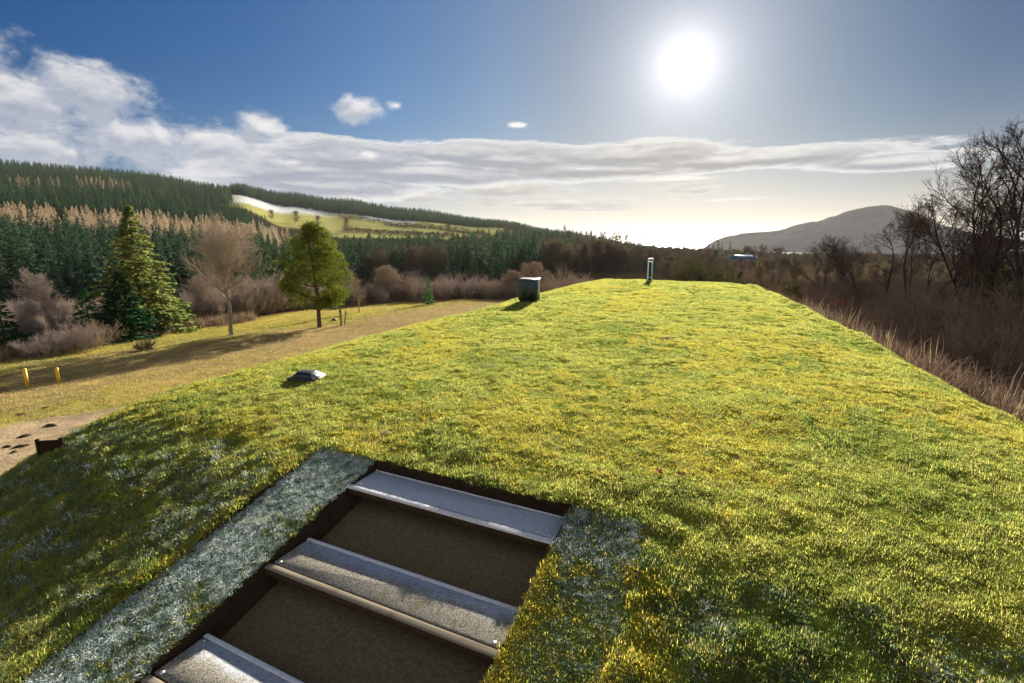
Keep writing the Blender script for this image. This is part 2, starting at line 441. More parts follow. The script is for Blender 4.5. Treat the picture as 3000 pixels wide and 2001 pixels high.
# ------------------------------------------------------------------ the turfed mound with the stair recess
def spaced(lo, hi, dens):
    out = [lo]
    while out[-1] < hi: out.append(out[-1] + dens(out[-1]))
    return np.array(out)
def build_mound():
    a = spaced(-8., 37., lambda t: .06 if -1 < t < 6 else (.10 if t < 14 else .22))
    b = spaced(-19., 11., lambda t: .07 if -7 < t < 3 else .14)
    def edge(arr, e): 
        arr = arr[np.abs(arr - e) > .03]; return np.sort(np.concatenate([arr, [e - .008, e + .008]]))
    a = edge(a, A0)
    for e in (B0, B1, B2, B3): b = edge(b, e)
    A, B = np.meshgrid(a, b, indexing='ij')
    x, y = xy(A, B); z = mound_surf(A, B)
    g = ground_z(x, y); z = np.where(z > g - .02, z, g - .5)
    v = np.stack([x, y, z], -1).reshape(-1, 3); na, nb = A.shape
    i, j = np.meshgrid(np.arange(na - 1), np.arange(nb - 1), indexing='ij'); k = (i * nb + j).ravel()
    f = np.stack([k, k + nb, k + nb + 1, k + 1], 1)
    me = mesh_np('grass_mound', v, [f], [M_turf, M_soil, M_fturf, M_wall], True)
    ca = (A[:-1, :-1] + A[1:, 1:]) / 2; cb = (B[:-1, :-1] + B[1:, 1:]) / 2
    dz = np.abs(z[:-1, :-1] - z[1:, 1:])
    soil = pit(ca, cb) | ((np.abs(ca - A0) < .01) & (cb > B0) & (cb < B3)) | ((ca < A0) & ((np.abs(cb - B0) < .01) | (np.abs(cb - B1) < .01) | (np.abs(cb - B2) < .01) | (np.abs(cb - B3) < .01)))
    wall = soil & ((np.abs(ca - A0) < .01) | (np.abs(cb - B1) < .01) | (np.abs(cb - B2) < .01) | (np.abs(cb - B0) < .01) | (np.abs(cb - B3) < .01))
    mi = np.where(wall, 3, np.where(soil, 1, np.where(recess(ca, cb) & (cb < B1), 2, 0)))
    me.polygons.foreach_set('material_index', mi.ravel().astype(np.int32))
    me.polygons.foreach_set('use_smooth', (~soil).ravel())
    tag(obj('grass_mound', me), kind='structure')
build_mound()

# ------------------------------------------------------------------ scatter: stuff nobody could count
def scatter(name, pts, rz, scl, idx, protos, tilt=None):
    me = bpy.data.meshes.new(name); n = len(pts)
    me.vertices.add(n); me.vertices.foreach_set('co', np.asarray(pts, np.float32).ravel())
    rot = np.zeros((n, 3), np.float32); rot[:, 2] = rz
    if tilt is not None: rot[:, :2] = tilt
    def at(nm, typ, key, data):
        q = me.attributes.new(nm, typ, 'POINT'); q.data.foreach_set(key, np.ascontiguousarray(data).ravel())
    at('rot', 'FLOAT_VECTOR', 'vector', rot); at('scl', 'FLOAT', 'value', np.asarray(scl, np.float32)); at('idx', 'INT', 'value', np.asarray(idx, np.int32))
    me.update()
    c = bpy.data.collections.new(name + '_sources')
    for k, pm in enumerate(protos):
        o = bpy.data.objects.new('%s_source_%02d' % (name, k), pm); c.objects.link(o)
    o = obj(name, me)
    g = bpy.data.node_groups.new(name, 'GeometryNodeTree')
    g.interface.new_socket('Geometry', in_out='INPUT', socket_type='NodeSocketGeometry')
    g.interface.new_socket('Geometry', in_out='OUTPUT', socket_type='NodeSocketGeometry')
    N = g.nodes; L = g.links
    gi = N.new('NodeGroupInput'); go = N.new('NodeGroupOutput'); ip = N.new('GeometryNodeInstanceOnPoints')
    ci = N.new('GeometryNodeCollectionInfo'); ci.inputs['Collection'].default_value = c
    ci.inputs['Separate Children'].default_value = True; ci.inputs['Reset Children'].default_value = True
    def attr(nm, ty):
        q = N.new('GeometryNodeInputNamedAttribute'); q.data_type = ty; q.inputs['Name'].default_value = nm
        return [s for s in q.outputs if s.enabled and s.name == 'Attribute'][0]
    e = N.new('FunctionNodeEulerToRotation'); L.new(attr('rot', 'FLOAT_VECTOR'), e.inputs[0])
    L.new(gi.outputs[0], ip.inputs['Points']); L.new(ci.outputs[0], ip.inputs['Instance'])
    ip.inputs['Pick Instance'].default_value = True
    L.new(attr('idx', 'INT'), ip.inputs['Instance Index']); L.new(e.outputs[0], ip.inputs['Rotation']); L.new(attr('scl', 'FLOAT'), ip.inputs['Scale'])
    L.new(ip.outputs[0], go.inputs[0])
    m = o.modifiers.new('scatter', 'NODES'); m.node_group = g
    return tag(o, kind='stuff')

def tuft(name, mat, n, h, spread, w, seed, lean=.6, hv=.4):
    r = np.random.default_rng(seed); V = []; T = []; Q = []
    for k in range(n):
        t = r.uniform(0, 6.283); q = spread * math.sqrt(r.uniform()); p = np.array([q * math.cos(t), q * math.sin(t), -.012])
        t2 = t + r.normal() * .9; ln = min(1.0, lean * abs(r.normal())); d = np.array([math.cos(t2), math.sin(t2), 0]); s = np.array([-d[1], d[0], 0])
        hh = h * (1 + hv * r.normal()); hh = max(hh, h * .35)
        m_ = p + d * hh * ln * .35 + np.array([0, 0, hh * .6]); e = p + d * hh * (ln * 1.0) + np.array([0, 0, hh * max(.25, 1 - ln * .45)])
        b = len(V); V += [p - s * w / 2, p + s * w / 2, m_ + s * w * .42, m_ - s * w * .42, e]
        Q.append([b, b + 1, b + 2, b + 3]); T.append([b + 3, b + 2, b + 4])
    return mesh_np(name, np.array(V), [T, Q], mat)

# grass on the mound
def grass_mound():
    N = 2600000
    a = rng.uniform(-1.5, 31., N); b = rng.uniform(-14.5, 6.5, N); x, y = xy(a, b)
    d = np.hypot(np.hypot(x, y), 2.4); az = np.degrees(np.arctan2(x, y))
    ok = (np.abs(az) < 62) & (y > .6) & (rng.uniform(0, 1, N) < np.minimum(1, (4.8 / d) ** 1.25))
    a, b, x, y, d = a[ok], b[ok], x[ok], y[ok], d[ok]
    g = ground_z(x, y); z = mound_surf(a, b)
    rc = recess(a, b); pt = (a < A0 + .0) & (b > B1 - .006) & (b < B2 + .006)
    gap = sstep(fbm(a * 5.2, b * 5.2, 48) * .7 + fbm(a * 13, b * 13, 49) * .3, .50, .38)
    ok = (z > g - .01) & ~pt & (a > -1.5) & (rng.uniform(0, 1, len(a)) > gap * .85 * ~rc)
    a, b, x, y, d, z, rc = (q[ok] for q in (a, b, x, y, d, z, rc))
    n = len(a); u = rng.uniform(0, 1, n)
    idx = rng.integers(0, 4, n)
    moss = fbm(a * .35, b * .5, 41); moss2 = fbm(a * 3, b * 3, 42)
    idx = np.where((moss * .6 + moss2 * .4 > .56) & (u < .34), rng.integers(4, 6, n), idx)
    idx = np.where((u > .94 - .10 * fbm(a * 1.3, b * 1.3, 40)), 6, idx)                                  # straw blades
    front = sstep(A0 - a, -.2, .9); left = sstep(b, -4.0, -5.2)
    fr = fbm(a * 1.1, b * 1.8, 43) * .35 + fbm(a * 6, b * 6, 44) * .65
    fl_ = front * left
    idx = np.where((fl_ > .3) & (idx >= 4) & (idx <= 5) & (u < .35), rng.integers(0, 4, n), idx)
    idx = np.where((fl_ > .3) & (u < .22 + .35 * sstep(fr, .46, .64)), 8, idx)
    idx = np.where((front > .5) & (b > B3) & (u < .15 + .35 * sstep(fr, .52, .66)), 8, idx)
    idx = np.where((fl_ > .3) & (fr > .56) & (u < .10), 7, idx)
    idx = np.where((front > .7) & (b > B3) & (fr > .66) & (u < .35), 7, idx)
    # the two recessed side strips: short frosted turf, the right one thawed and mossy lower down
    sl = rc & (b < B1 + .05); sr = rc & (b > B2 - .05)
    fl = fbm(a * 5, b * 5, 45); fr2 = fbm(a * 9, b * 9, 46)
    lfrost = fl * .35 + fr2 * .35 + fbm(a * 22, b * 22, 52) * .3 + .09 * sstep(b, -3.6, -4.2) - .05 * sstep(A0 - a, .5, 2.)
    idx = np.where(sl, np.where(lfrost > .435, 7, np.where(u < .5, 8, rng.integers(0, 4, n))), idx)
    idx = np.where(sl & (u > .93), rng.integers(0, 4, n), idx)
    idx = np.where(sl & (u < .02 + .25 * sstep(A0 - a, 1.2, 2.4) * sstep(b, -3.85, -3.6)), 5, idx)
    thaw = sstep(A0 - a + (fl - .5) * 1.2, .35, 1.1)
    idx = np.where(sr, np.where(u < .34 * (1 - thaw) + .10 * (fr2 > .55), 7, np.where(u < .92 - .35 * thaw, 8, rng.integers(0, 4, n))), idx)
    em = sr & (u < (.05 + .38 * sstep(b, B2 + .22, B2 + .03) * thaw + .12 * (fl > .58)))
    idx = np.where(em, rng.integers(4, 6, n), idx)
    edge = (A0 - a > .5) & (np.abs(b - B3 - .12) < .10 + .16 * fl) & (u < .30) & (fl > .42)
    idx = np.where(edge, rng.integers(4, 6, n), idx)
    s = rng.uniform(.7, 1.3, n) * (1 + .5 * np.clip((d - 8) / 20, 0, 1))
    clump = fbm(a * 2.6, b * 2.6, 47)
    s = s * (.6 + .8 * clump)
    s = np.where(sl | sr, s * .80, s); s = np.where(em, s * 1.35, s); s = np.where(edge, s * 1.25, s)
    s = np.where((A0 - a > .4) & (b < B0), s * 1.25, s)
    lip = (np.abs(a - A0 - .05) < .09) & (b > B0 - .2) & (b < B3 + .2); s = np.where(lip, s * 1.25, s)
    P = [tuft('tuft', M_blade, 20, .027, .036, .0034, 50 + k, .9) for k in range(4)] + \
        [tuft('tuft', M_blade_y, 22, .025, .034, .0040, 60 + k, 1.0) for k in range(2)] + \
        [tuft('tuft', M_blade_b, 9, .026, .05, .0035, 66, 1.3)] + \
        [tuft('tuft', M_blade_f, 20, .028, .034, .0044, 70, 1.0), tuft('tuft', M_blade_fg, 20, .028, .036, .0038, 71, 1.0)]
    scatter('grass', np.stack([x, y, z], 1), rng.uniform(0, 6.28, n), s, idx, P, rng.normal(0, .12, (n, 2)))
    print('mound tufts', n)
grass_mound()

# ------------------------------------------------------------------ trees and bushes: generators
def lv(r, P, D, L, R0, R1, K, wander, up):
    n = len(P); pts = [P]; d = norm(D); dirs = []
    for k in range(K):
        d = norm(d + r.normal(size=(n, 3)) * wander + np.array([0, 0, up])); dirs.append(d)
        pts.append(pts[-1] + d * (L / K)[:, None])
    pts = np.stack(pts, 1); dirs = np.stack(dirs, 1)
    rad = R0[:, None] + (R1 - R0)[:, None] * np.linspace(0, 1, K + 1)[None]
    return pts, dirs, rad
def segs_of(l):
    pts, dirs, rad = l
    return np.concatenate([pts[:, :-1], pts[:, 1:], rad[:, :-1, None], rad[:, 1:, None]], -1).reshape(-1, 8)
def kids(r, l, m, smin, smax, ang, up, power=1.):
    pts, dirs, rad = l; n, K = dirs.shape[:2]
    pi = np.repeat(np.arange(n), m); s = smin + (smax - smin) * r.uniform(0, 1, n * m) ** power
    f = s * K; k = np.minimum(f.astype(int), K - 1); t = (f - k)[:, None]
    P = pts[pi, k] * (1 - t) + pts[pi, k + 1] * t; d = dirs[pi, k]
    side = norm(np.cross(d, r.normal(size=d.shape)))
    a = ang * (1 + .3 * r.normal(size=n * m))[:, None]
    D = norm(d * np.cos(a) + side * np.sin(a) + np.array([0, 0, up]))
    return P, D, s, pi, rad[pi, k] 
def bare_tree(seed, h=10., clear=.25, spread=.30, n1=22, n2=8, n3=8, n4=2, r0=.16, twig=.008, up=.10, ang=.85, lean=(0, 0), stems=1, wander=.10, shape='oval'):
    r = np.random.default_rng(seed)
    P = np.zeros((stems, 3)); P[:, :2] = r.normal(size=(stems, 2)) * (.02 * h if stems > 1 else 0); P[:, 2] = -.35
    D = np.zeros((stems, 3)); D[:, 2] = 1; D[:, :2] = np.array(lean) + (r.normal(size=(stems, 2)) * .28 if stems > 1 else r.normal(size=(stems, 2)) * .03)
    hh = h * r.uniform(.88, 1.04, stems) if stems > 1 else np.array([h * .96])
    T = lv(r, P, D, hh, np.full(stems, r0 * (1 if stems == 1 else .7)), np.full(stems, r0 * .12), 9, wander * .7, .06)
    P, D, s, pi, rr = kids(r, T, n1, clear, .97, ang, .05)
    q = (s - clear) / (1 - clear)
    prof = {'oval': np.sin(np.pi * (.18 + .80 * q)) ** .8, 'up': 1.05 - .75 * q, 'round': np.sin(np.pi * (.22 + .70 * q)) ** .6}[shape]
    L = spread * h * prof * r.uniform(.75, 1.2, len(q)) + .05 * h
    B = lv(r, P, D, L, np.minimum(rr * .6, r0 * .42), np.full(len(L), twig * 1.6), 6, wander * 1.3, up)
    segs = [segs_of(B)]
    P, D, s, pi, rr = kids(r, B, n2, .15, .98, .7, up * .8)
    L2 = L[pi] * (.55 - .25 * s) * r.uniform(.7, 1.3, len(s))
    B2 = lv(r, P, D, L2, np.minimum(rr * .6, r0 * .16), np.full(len(L2), twig), 4, wander * 1.5, up * .8)
    segs.append(segs_of(B2))
    P, D, s, pi, rr = kids(r, B2, n3, .15, 1., .65, up * .6)
    L3 = np.maximum(L2[pi] * .55 * r.uniform(.6, 1.3, len(s)), .02 * h)
    B3 = lv(r, P, D, L3, np.full(len(s), twig), np.full(len(s), twig * .6), 3, wander * 1.7, up * .5)
    segs.append(segs_of(B3))
    if n4:
        P, D, s, pi, rr = kids(r, B3, n4, .2, 1., .6, up * .3)
        L4 = np.maximum(L3[pi] * .6 * r.uniform(.6, 1.3, len(s)), .012 * h)
        segs.append(segs_of(lv(r, P, D, L4, np.full(len(s), twig * .75), np.full(len(s), twig * .45), 2, wander * 1.6, 0)))
    return np.concatenate([segs_of(T), segs[0]]), np.concatenate(segs[1:])
def shrub_segs(seed, h=2.5, stems=26, spread=.55, n2=7, n3=7, r0=.02, twig=.006, up=.12):
    r = np.random.default_rng(seed)
    t = r.uniform(0, 6.28, stems); q = np.sqrt(r.uniform(0, 1, stems))
    P = np.stack([np.cos(t) * q * h * .22, np.sin(t) * q * h * .22, np.full(stems, -.1)], 1)
    D = np.stack([np.cos(t) * q * spread, np.sin(t) * q * spread, np.ones(stems)], 1) + r.normal(size=(stems, 3)) * .12
    L = h * r.uniform(.65, 1.05, stems) * (1 - .18 * q)
    B = lv(r, P, D, L, np.full(stems, r0), np.full(stems, twig), 5, .12, up * .3)
    P, D, s, pi, rr = kids(r, B, n2, .2, 1., .55, up)
    L2 = L[pi] * .32 * r.uniform(.6, 1.3, len(s)); B2 = lv(r, P, D, L2, np.full(len(s), twig), np.full(len(s), twig * .7), 3, .2, up)
    P, D, s, pi, rr = kids(r, B2, n3, .2, 1., .6, up)
    B3 = lv(r, P, D, L2[pi] * .55, np.full(len(s), twig * .8), np.full(len(s), twig * .5), 2, .25, up)
    return segs_of(B), np.concatenate([segs_of(B2), segs_of(B3)])
def spruce_arrays(seed, h, w, whorls, per, sprays, size, droop=.22, power=.85, low=.06, wide=.45, gap=.0):
    r = np.random.default_rng(seed); nb = whorls * per
    t = np.repeat((np.arange(whorls) + .2) / whorls, per) + r.normal(size=nb) * .25 / whorls; t = np.clip(t, 0, .985)
    az = r.uniform(0, 6.283, nb); ln = w * (1 - t) ** power * r.uniform(.72, 1.12, nb) * (1 + .12 * np.sin(az * 2 + t * 9)) + .03 * w
    keep = r.uniform(0, 1, nb) > gap; t, az, ln = t[keep], az[keep], ln[keep]; nb = len(t)
    z0 = h * (low + (1 - low) * t)
    s = r.uniform(.12, 1., (nb, sprays)) ** .75
    o = np.stack([np.cos(az), np.sin(az), 0 * az], -1)[:, None]; sd = np.stack([-np.sin(az), np.cos(az), 0 * az], -1)[:, None]
    lat = r.normal(size=(nb, sprays)) * .16 * (1.1 - s * .7)
    c = o * (ln[:, None] * s)[..., None] + sd * (ln[:, None] * lat)[..., None]
    c[..., 2] += z0[:, None] - droop * ln[:, None] * s ** 1.5 + .10 * ln[:, None] * s ** 4 + r.normal(size=s.shape) * .012 * h / whorls * 8
    d = o * (.55 + .5 * s[..., None]) + sd * r.normal(size=(nb, sprays, 1)) * .9 + np.array([0, 0, 1]) * r.normal(-.25, .35, (nb, sprays, 1))
    L = size * (.40 + .80 * (1 - t))[:, None] * r.uniform(.7, 1.3, (nb, sprays))
    v, f = leaves_arrays(c.reshape(-1, 3), d.reshape(-1, 3), L.ravel(), L.ravel() * wide, r)
    m = 14; c2 = np.stack([r.normal(size=m) * .01 * w, r.normal(size=m) * .01 * w, h * r.uniform(.93, 1.0, m)], 1); d2 = np.stack([r.normal(size=m) * .4, r.normal(size=m) * .4, np.ones(m)], 1)
    v2, f2 = leaves_arrays(c2, d2, size * .6, size * .2, r)
    return np.concatenate([v, v2]), np.concatenate([f, f2 + len(v)])
def clump_arrays(r, C, rad, n, L, W, out=1., squash=.75):
    k = len(C); u = norm(r.normal(size=(k * n, 3))); rr = np.repeat(rad, n)[:, None] * r.uniform(.25, 1., (k * n, 1)) ** .5
    c = np.repeat(C, n, 0) + u * rr * np.array([1, 1, squash]); d = u * out + r.normal(size=u.shape) * .45 + np.array([0, 0, .35])
    return leaves_arrays(c, d, L * r.uniform(.7, 1.3, k * n), W, r)
FWD = np.array([0, CP, -SP])
def px_scale(p): return float(np.dot(np.asarray(p) - np.array([0, 0, H]), FWD)) / F     # metres per photo pixel at p
def tree_thing(name, base, parts, s, rz=0., sx=1., label=None, cat='tree', group=None):
    """parts: list of (part name, mesh)"""
    e = empty(name, base, rz); e.scale = (s * sx, s * sx, s)
    for nm, me in parts: obj(nm, me, e)
    return tag(e, label, cat, group)
def bare_meshes(seed, bark, twigm, **kw):
    a, b = bare_tree(seed, **kw)
    return [('trunk', segs_mesh('trunk', a, bark, 7)), ('crown', segs_mesh('crown', b, twigm, 3))]
def spruce_meshes(seed, mat, bark, h=10., w=2.6, **kw):
    v, f = spruce_arrays(seed, h, w, **kw)
    tr = np.array([[0, 0, -.4, 0, 0, h * .5, h * .017, h * .010], [0, 0, h * .5, 0, 0, h * .97, h * .010, h * .002]])
    return [('trunk', segs_mesh('trunk', tr, bark, 8)), ('crown', mesh_np('crown', v, [f], mat))]
def shrub_meshes(seed, m1, m2, **kw):
    a, b = shrub_segs(seed, **kw); return [('stems', segs_mesh('stems', a, m1, 4)), ('twigs', segs_mesh('twigs', b, m2, 3))]
def put(name, parts, bx, by, ty, h, label, cat='tree', group=None, sx=1., rz=None, base=None):
    p = hit_ground(bx, by) if base is None else base
    s = (by - ty) * px_scale(p) / h
    return tree_thing(name, p - np.array([0, 0, .05]), parts, s, random.uniform(0, 6.28) if rz is None else rz, sx, label, cat, group)

# ------------------------------------------------------------------ trees along the far edge of the fairway (left)
BIRCH = [bare_meshes(101 + k, M_bark_p, M_twig_p, h=10., clear=.14, spread=.27, n1=30, n2=8, n3=8, n4=2, r0=.13, twig=.0125, up=.14, ang=.75) for k in range(3)]
RUST = [bare_meshes(121 + k, M_bark, M_twig_t, h=10., clear=.10, spread=.34, n1=28, n2=9, n3=9, n4=2, r0=.12, twig=.014, up=.10, ang=.85, stems=2) for k in range(2)]
BUSH_P = [shrub_meshes(131 + k, M_twig_t, M_twig_p, h=4., stems=46, spread=.75, n2=9, n3=7, r0=.022, twig=.011) for k in range(2)]
BUSH_T = [shrub_meshes(135 + k, M_twig_t, M_twig_t, h=4., stems=40, spread=.85, n2=8, n3=7, r0=.024, twig=.011) for k in range(2)]
SPR_HERO = spruce_meshes(201, M_gold, M_bark, h=12., w=4.1, whorls=44, per=9, sprays=36, size=.37, droop=.26, power=1.02, low=.04, gap=.05)
SPR_YOUNG = spruce_meshes(202, M_needle, M_bark, h=8., w=3.0, whorls=30, per=8, sprays=22, size=.42, droop=.20, power=.9, low=.07, gap=.06)
SPR_DARK = spruce_meshes(203, M_needle, M_bark_d, h=8., w=2.7, whorls=24, per=8, sprays=16, size=.46, droop=.25, power=.85, low=.04)
put('spruce_tree', SPR_HERO, 428, 974, 608, 12., 'tallest spruce on the left, a broad golden green cone rising above the plantation', sx=1.14)
put('spruce_tree', SPR_YOUNG, 374, 992, 790, 8., 'fresh green young spruce standing close in front of the tallest spruce', sx=1.18)
put('spruce_tree', SPR_DARK, 515, 955, 796, 8., 'yellowish ragged spruce at the right shoulder of the tallest spruce', sx=1.0).children[1].data.materials[0]
put('spruce_tree', SPR_DARK, 22, 1040, 862, 8., 'dark squat spruce cut by the left edge of the photo', sx=1.1)
put('spruce_tree', SPR_DARK, 268, 985, 842, 8., 'dark green spruce between the pink birch and the young spruce', sx=1.25)
put('birch_tree', BIRCH[0], 172, 1000, 792, 10., 'bare pinkish birch with an oval crown left of the spruces', cat='birch', sx=1.15)
put('birch_tree', BIRCH[1], 92, 1015, 880, 10., 'low bare pinkish birch between the dark squat spruce and the oval birch', cat='birch', sx=1.3)
put('bush', BUSH_P[0], 135, 1045, 972, 4., 'broad dome of grey purple twigs below the oval pink birch', cat='bush', sx=1.45)
put('bush', BUSH_T[0], 272, 1022, 930, 4., 'bare pale stemmed bush in front of the dark spruce', cat='bush', sx=1.0)
put('bush', BUSH_P[1], 226, 1030, 950, 4., 'dark tangled bush left of the bare pale stemmed bush', cat='bush', sx=1.0)
M_twig_r = simple('pale_brown_twigs', (.40, .325, .25), .85, .3, .6)
ROUND = bare_meshes(141, M_bark_p, M_twig_r, h=10., clear=.40, spread=.36, n1=30, n2=9, n3=8, n4=2, r0=.23, twig=.0125, up=.08, ang=.95, shape='round', wander=.13)
put('bare_tree', ROUND, 680, 982, 692, 10., 'bare tree with a clear pale trunk and round brown crown alone on the fairway', sx=1.0)
# pine
def pine_meshes():
    r = np.random.default_rng(301); h = 8.
    T = lv(r, np.array([[0, 0, -.3]]), np.array([[0.02, 0, 1]]), np.array([h * .96]), np.array([.19]), np.array([.03]), 10, .03, .05)
    n = 250; s = r.uniform(0, 1, n); z = h * (.235 + .765 * s); R = np.interp(s, [0, .08, .22, .42, .62, .8, .92, 1.], [1.5, 2.3, 2.65, 2.6, 2.2, 1.55, .95, .15])
    t = r.uniform(0, 6.283, n); q = r.uniform(.25, 1., n) ** .55; R = R * (1 + .13 * np.sin(t * 3 + s * 7) + .08 * np.sin(t * 5 - s * 13))
    C = np.stack([np.cos(t) * R * q, np.sin(t) * R * q, z + r.normal(size=n) * .08], 1)
    v, f = clump_arrays(r, C, r.uniform(.30, .52, n), 105, .20, .050)
    k = 46; Z0 = np.maximum(C[:k, 2] - .35 * np.hypot(C[:k, 0], C[:k, 1]), 1.5)
    tw = np.interp(Z0, T[0][0, :, 2], T[2][0])
    ax = np.stack([np.interp(Z0, T[0][0, :, 2], T[0][0, :, c]) for c in (0, 1)], 1)
    mid = np.column_stack([(ax + C[:k, :2]) / 2, (Z0 + C[:k, 2]) / 2 - .12])
    br = np.concatenate([np.column_stack([ax, Z0, mid, tw * .45, tw * .3]), np.column_stack([mid, C[:k], tw * .3, np.full(k, .014)])])
    return [('trunk', segs_mesh('trunk', np.concatenate([segs_of(T), br]), M_bark, 7)), ('crown', mesh_np('crown', v, [f], M_pine))]
put('pine_tree', pine_meshes(), 935, 960, 668, 8., 'bright yellow green pine with a straight trunk alone on the fairway', cat='pine', sx=1.0)
# saplings and the stakes by the pine
SAP = bare_meshes(151, M_bark_p, M_twig_t, h=6., clear=.18, spread=.14, n1=16, n2=6, n3=5, n4=0, r0=.05, twig=.010, up=.16, ang=.5, shape='up')
put('sapling', SAP, 1052, 915, 770, 6., 'slender pale bare birch sapling just right of the pine', cat='sapling', sx=1.6)
put('sapling', shrub_meshes(152, M_twig_t, M_twig_p, h=2., stems=7, spread=.5, n2=5, n3=3, r0=.014, twig=.006), 1082, 950, 905, 2., 'tiny bare shrub on the sunlit fairway right of the staked tree', cat='sapling')
def stake(name, px, by, ty, lab):
    p = hit_ground(px, by); k = px_scale(p); h = (by - ty) * k
    e = empty(name, p)
    m = MB().box((0, 0, h * .5 - .1), (.13, .13, h + .2), bev=.015); m.build('post', M_stake, e)
    MB().box((0, -.072, h - .18), (.17, .012, .09)).build('strap', M_black, e)
    return tag(e, lab, 'stake')
M_stake = simple('weathered_timber', (.20, .15, .10), .85, .35, 5, bs=.5)
M_black = simple('black_rubber', (.015, .015, .016), .6, .3)
stake('tree_stake', 1000, 956, 905, 'thicker timber tree stake right of the pine')
st2 = stake('tree_stake', 1009, 953, 908, 'thin leaning timber tree stake beside the thicker one'); st2.rotation_euler = (0, R_(9), .3); st2.scale = (.55, .55, 1)
pm = hit_ground(979, 939); kk = px_scale(pm)
e = empty('tee_marker', pm); MB().lathe([(0.0, 0), (.16, 0), (.20, .05), (.15, .14), (0., .17)], 14).build('dome', M_black, e, smooth=True); MB().lathe([(.02, -.15), (.02, .02)], 8).build('spike', M_black, e)
tag(e, 'small black dome marker on the fairway beside the pine', 'marker')
p = hit_ground(424, 1024); m = shrub_meshes(153, M_twig_d, M_bracken, h=1., stems=46, spread=1.1, n2=7, n3=6, r0=.012, twig=.008)
put('bush', m, 424, 1026, 990, 1., 'small dark brown bush casting a shadow alone on the fairway', cat='bush', sx=.95)
# the belt of bare trees between fairway and forest
belt = [(585, 950, 808, 'P'), (622, 955, 842, 'B'), (655, 948, 822, 'P'), (725, 945, 812, 'P'), (762, 942, 806, 'B'), (800, 938, 822, 'B'), (830, 932, 800, 'P'), (858, 925, 815, 'B'),
        (1015, 905, 800, 'P'), (1128, 893, 790, 'R'), (1155, 890, 772, 'R'), (1192, 888, 800, 'B'), (1225, 888, 822, 'B'), (1300, 884, 812, 'B'), (1335, 880, 806, 'B'), (1372, 876, 808, 'B'), (1410, 872, 812, 'B'), (1445, 868, 820, 'B'),
        (1490, 862, 788, 'R'), (1530, 860, 800, 'R'), (1580, 855, 762, 'R'), (1640, 852, 795, 'B'), (1690, 850, 800, 'B'), (60, 1000, 885, 'P'), (545, 952, 838, 'B'), (700, 940, 835, 'B'), (890, 918, 826, 'B')]
for i, (bx, by, ty, kd) in enumerate(belt):
    az, _ = azel(bx, by); rr_ = float(edge_r(az)) + random.uniform(2, 9)
    base = np.array([rr_ * math.sin(az), rr_ * math.cos(az), 0]); base[2] = float(ground_z(base[:1], base[1:2])[0])
    # keep the top where the photo has it
    el_top = azel(bx, ty)[1]; hgt = H + rr_ * math.tan(el_top) - base[2]
    if kd == 'B':
        pr = BUSH_T[i % 2] if i % 3 == 0 else BUSH_P[i % 2]; s = hgt / 4.0; t = tree_thing('bush', base, pr, s, random.uniform(0, 6.28), random.uniform(.9, 1.15), 'leafless brown purple bush in the belt behind the fairway', 'bush', 'bushes in the belt behind the fairway')
    else:
        pr = BIRCH[i % 3] if kd == 'P' else RUST[i % 2]; s = hgt / 10.
        lab = 'bare pinkish birch in the belt behind the fairway' if kd == 'P' else 'bare rusty brown tree at the foot of the dark forest'
        t = tree_thing('birch_tree' if kd == 'P' else 'bare_tree', base, pr, s, random.uniform(0, 6.28), random.uniform(1.0, 1.3), lab, 'birch' if kd == 'P' else 'tree', 'birches behind the fairway' if kd == 'P' else 'rusty trees at the forest foot')
SMALLSP = spruce_meshes(204, M_needle, M_bark, h=6., w=1.5, whorls=18, per=7, sprays=10, size=.38, droop=.1, power=.9, low=.06)
put('spruce_tree', SMALLSP, 1256, 892, 806, 6., 'little upright spruce between the bare bushes behind the far end of the fairway', sx=.9)

# ------------------------------------------------------------------ plantation across the valley
def low_spruce(seed, mat): 
    v, f = spruce_arrays(seed, 14., 2.3, whorls=13, per=7, sprays=6, size=.95, droop=.28, power=.8, low=.03, wide=.5)
    tv, tf = segs_arrays(np.array([[0, 0, -1, 0, 0, 13, .16, .03]]), 5)
    return mesh_np('spruce', np.concatenate([v, tv]), [np.concatenate([f, tf + len(v)])], mat)
def low_larch(seed, mat):
    v, f = spruce_arrays(seed, 14., 1.9, whorls=16, per=7, sprays=5, size=.95, droop=-.05, power=.75, low=.10, wide=.16, gap=.1)
    tv, tf = segs_arrays(np.array([[0, 0, -1, 0, 0, 13.6, .17, .03]]), 5)
    return mesh_np('larch', np.concatenate([v, tv]), [np.concatenate([f, tf + len(v)])], mat)
def low_broad(seed, mat):
    a, b = bare_tree(seed, h=10., clear=.12, spread=.32, n1=20, n2=5, n3=0 or 1, n4=0, r0=.14, twig=.05, up=.1, ang=.8, stems=2)
    r = np.random.default_rng(seed); C = b[::2, 3:6]; C = C[C[:, 2] > 1.5]
    v, f = leaves_arrays(C + r.normal(size=C.shape) * .25, C - np.array([0, 0, 3.]) + r.normal(size=C.shape) * 1.6, 1.15 * r.uniform(.6, 1.3, len(C)), .13, r)
    tv, tf = segs_arrays(np.concatenate([a, b[::3]]), 3)
    return mesh_np('broadleaf', np.concatenate([v, tv]), [np.concatenate([f, tf + len(v)])], mat)
SPRUCES = [low_spruce(400 + k, M_forest) for k in range(4)]
LA = [low_larch(410 + k, M_larch) for k in range(2)]
BR = [low_broad(420 + k, M_brownwood) for k in range(2)]
def az_px(p): return np.interp(p, COLS, AZC)
